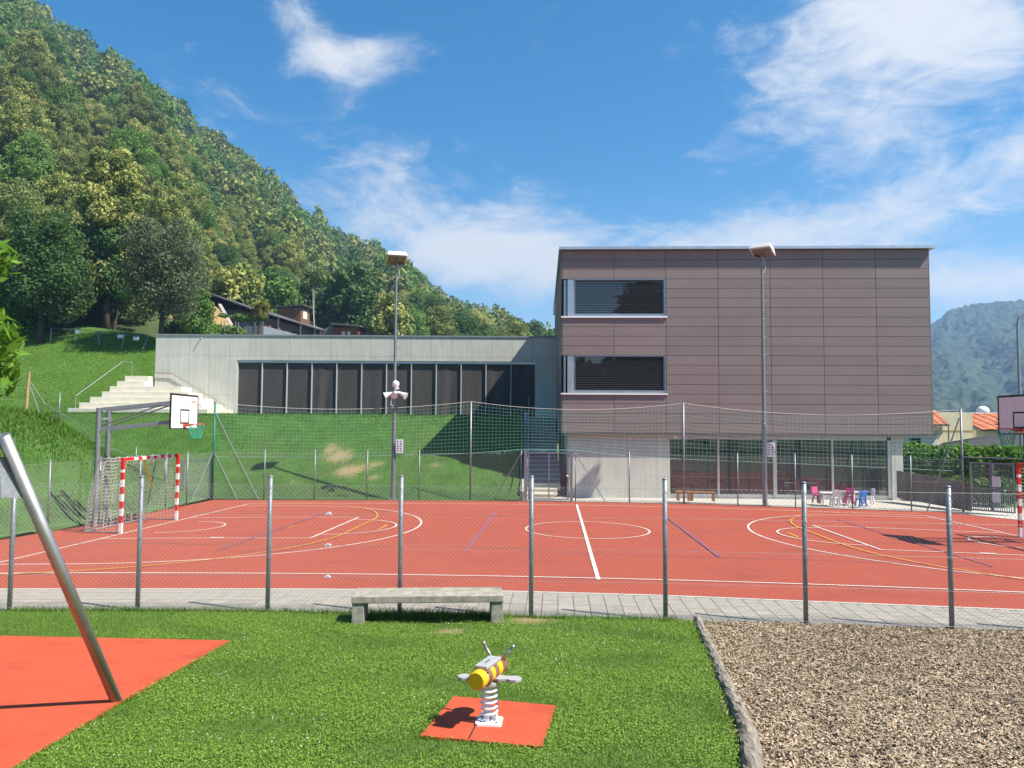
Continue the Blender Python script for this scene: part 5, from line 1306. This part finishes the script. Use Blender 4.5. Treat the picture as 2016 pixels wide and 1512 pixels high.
cbn = thing('cabin', 'small red timber cabin with grey lean-to roof at the end of the hillside house', 'cabin', (-24.6, 104, 0), -.12)
b = MB(); b.box(0, 3.6, 0, 4, 13, 16.6); b.build('wall', 'woodred', cbn)
MB().hexa([(-.2, -.4, 16.95), (4.0, -.4, 16.6), (4.0, 4.4, 16.6), (-.2, 4.4, 16.95), (-.2, -.4, 17.2), (4.0, -.4, 16.85), (4.0, 4.4, 16.85), (-.2, 4.4, 17.2)]).build('roof', 'slate', cbn)
for x in (1.15, 1.95): w_ = MB().box(x, x + .65, -.04, 0, 14.0, 16.1).build('window', 'woodbrown', cbn); MB().box(x + .1, x + .55, -.06, -.04, 14.1, 16.0).build('pane', 'plasterw', w_)
MB().hexa([(-4.2, .3, 13), (0, .3, 13), (0, 3.6, 13), (-4.2, 3.6, 13), (-4.2, .3, 15.4), (0, .3, 17.0), (0, 3.6, 17.0), (-4.2, 3.6, 15.4)]).build('annex', 'stonedk', cbn)
dsh = MB().ball((-2.6, .3, 16.55), .35, 10, 6, .5).build('satellite_dish', 'white', cbn, smooth=True)
palm = thing('palm_tree', 'palm with yellowing fan fronds in front of the dark hillside house', 'palm', (-26.8, 80, 11.5))
MB().tube([(0, 0, 0), (.1, 0, 2), (.15, 0, 4.1)], [.17, .15, .13], 9).build('trunk', 'bark', palm)
b = MB(); rr = random.Random(9); fr_ = []
for k in range(36):
    a = k * 2.399; e = rr.uniform(-.9, 1.2); d = Vector((math.cos(a)*math.cos(e), math.sin(a)*math.cos(e), math.sin(e))); L_ = rr.uniform(1.0, 1.5); c0 = Vector((.15, 0, 4.2)); side = d.cross(Vector((0, 0, 1))).normalized()
    for s in range(-4, 5):
        dd = (d + side * s * .16).normalized(); tip = c0 + dd * L_ + Vector((0, 0, -.28 - .1*abs(s))); md = c0 + dd * L_ * .6
        fr_.append([c0 + d * .25, md - side*.05, tip, md + side*.05])
v = np.array([[tuple(q) for q in f] for f in fr_]); t0 = np.clip(np.repeat(rng.random(36), 9) * .8 + .1, 0, 1)
inst('frond', np_mesh('frond', v, 4, 'frond', np.repeat(t0[:, None], 4, 1), 'mesh'), palm)
pg = thing('pergola', 'vine covered pergola beside the dark hillside house', 'pergola', (-30.2, 81, 12.2))
for x, y in ((-.5, 0), (2.5, 0), (-.5, 3), (2.5, 3)): MB().box(x - .06, x + .06, y - .06, y + .06, 0, 2.4).build('post', 'galv', pg)
inst('vine', leaf_mesh('vine', [((k * .55 - .8, (k % 3) * 1.1, 2.5), .55, .45) for k in range(8)], 2600, .22, 'leaf_green', 61), pg)

for i, (x0, y0, z0, x1, y1, z1) in enumerate(((-30.5, 67.5, 10.9, -24.6, 68.5, 10.4), (-33.5, 70.5, 11.6, -26.2, 73.0, 11.0))):
    vr = thing('vine_row', ['front vine row on thin posts above the left part of the hall roof', 'rear vine row at the foot of the bare earth slope'][i], 'vines', (0, 0, 0), 0, 'vine rows behind the hall')
    L = [((x0 + (x1 - x0)*t + random.uniform(-.1, .1), y0 + (y1 - y0)*t, z0 + (z1 - z0)*t + random.uniform(.5, 1.0)), random.uniform(.5, .75), .9) for t in np.linspace(0, 1, 16)]
    inst('vine', leaf_mesh('vine', L, 5200, .2, 'leaf_green', 70 + i, sh=.5), vr)
    for t in np.linspace(0, 1, 6): MB().tube([(0, 0, -.6), (0, 0, 1.9)], .04, 6).build('post', 'galv', vr, loc=(x0 + (x1 - x0)*t, y0 + (y1 - y0)*t - .5, z0 + (z1 - z0)*t))

# ------------------------------------------------------------------ far mountain
def mount(px, v):
    sy = np.interp(px, [1200, 1500, 1700, 1780, 1830, 1870, 1905, 1950, 2016, 2150, 2400, 3000], [800, 770, 715, 672, 645, 617, 608, 598, 588, 560, 520, 470])
    t = (px - 1008) / 1500; Yc = 1150.; Y = 430 + (Yc - 430) * v; zc = 3 + (846 - sy) / 1500 * Yc
    z = -5 + (zc + 5) * (v ** 1.25) 
    return t * Y, Y, z
r_ = np.random.default_rng(3); NG = [r_.random((300, 300)) for _ in range(3)]
def vnoise(x, y, k):
    x = np.asarray(x, float) % 298; y = np.asarray(y, float) % 298; i0 = x.astype(int); j0 = y.astype(int); fx = sstep(x - i0); fy = sstep(y - j0); g = NG[k]
    return (g[i0, j0]*(1-fx) + g[i0+1, j0]*fx)*(1-fy) + (g[i0, j0+1]*(1-fx) + g[i0+1, j0+1]*fx)*fy
b = MB(); P_ = np.concatenate([np.linspace(1200, 1770, 30), np.linspace(1780, 2160, 230), np.linspace(2180, 3000, 60)]); Vv = np.linspace(0, 1, 260)
for v_ in Vv:
    X_, Y_, Z_ = mount(P_, v_); w_ = min(1, v_ * 12)
    gul = (9 * np.sin(P_ * .021 + 3 * v_) + 4 * np.sin(P_ * .055 + 9 * v_)) * v_ * (1 - v_) * 4
    Yn = np.full(len(P_), Y_)
    Z_ = Z_ + gul + w_ * (7 * (vnoise(X_/11 + 50, Yn/11, 0) - .5) + 7 * (vnoise(X_/4.5 + 50, Yn/4.5, 1) - .5) + 10 * (vnoise(X_/45 + 20, Yn/45, 2) - .5))
    b.v += list(zip(X_.tolist(), Yn.tolist(), Z_.tolist()))
nx_ = len(P_)
for j in range(len(Vv) - 1):
    for i in range(nx_ - 1): a_ = j*nx_+i; b.f.append((a_, a_+1, a_+1+nx_, a_+nx_))
b.build('mountain', 'mount', kind='structure', smooth=True)

# wood behind the viewpoint (only seen mirrored in the windows)
lob = []
r0 = random.Random(12)
for k in range(46):
    x = -70 + k * 3.6; lob.append(((x, -46 + r0.uniform(-4, 4), 6.5 + r0.uniform(0, 3)), r0.uniform(4.5, 5.5)))
for k in range(7): lob.append(((13.2 + r0.uniform(-1.0, 1.0), -47, 9 + k * 2.1), 5.6 - .33 * k))
np_q = leaves(lob, 15000, 1.6, 77, sh=.3); np_mesh('woods_behind', np_q[0], 4, 'leaf_dark', np_q[1], kind='stuff')

# ------------------------------------------------------------------ air
HZ = bpy.data.materials.new('haze_air'); HZ.use_nodes = True; t = NT(HZ.node_tree); t.n.remove(t.n['Principled BSDF'])
pv = t.add('ShaderNodeVolumePrincipled'); pv.inputs['Color'].default_value = (.42, .66, 1, 1); pv.inputs['Density'].default_value = .00042; pv.inputs['Anisotropy'].default_value = .25
t.l.new(pv.outputs[0], t.n['Material Output'].inputs['Volume'])
M['haze'] = HZ
MB().box(-1500, 2400, -300, 1500, -4, 222).build('haze', 'haze', kind='stuff')
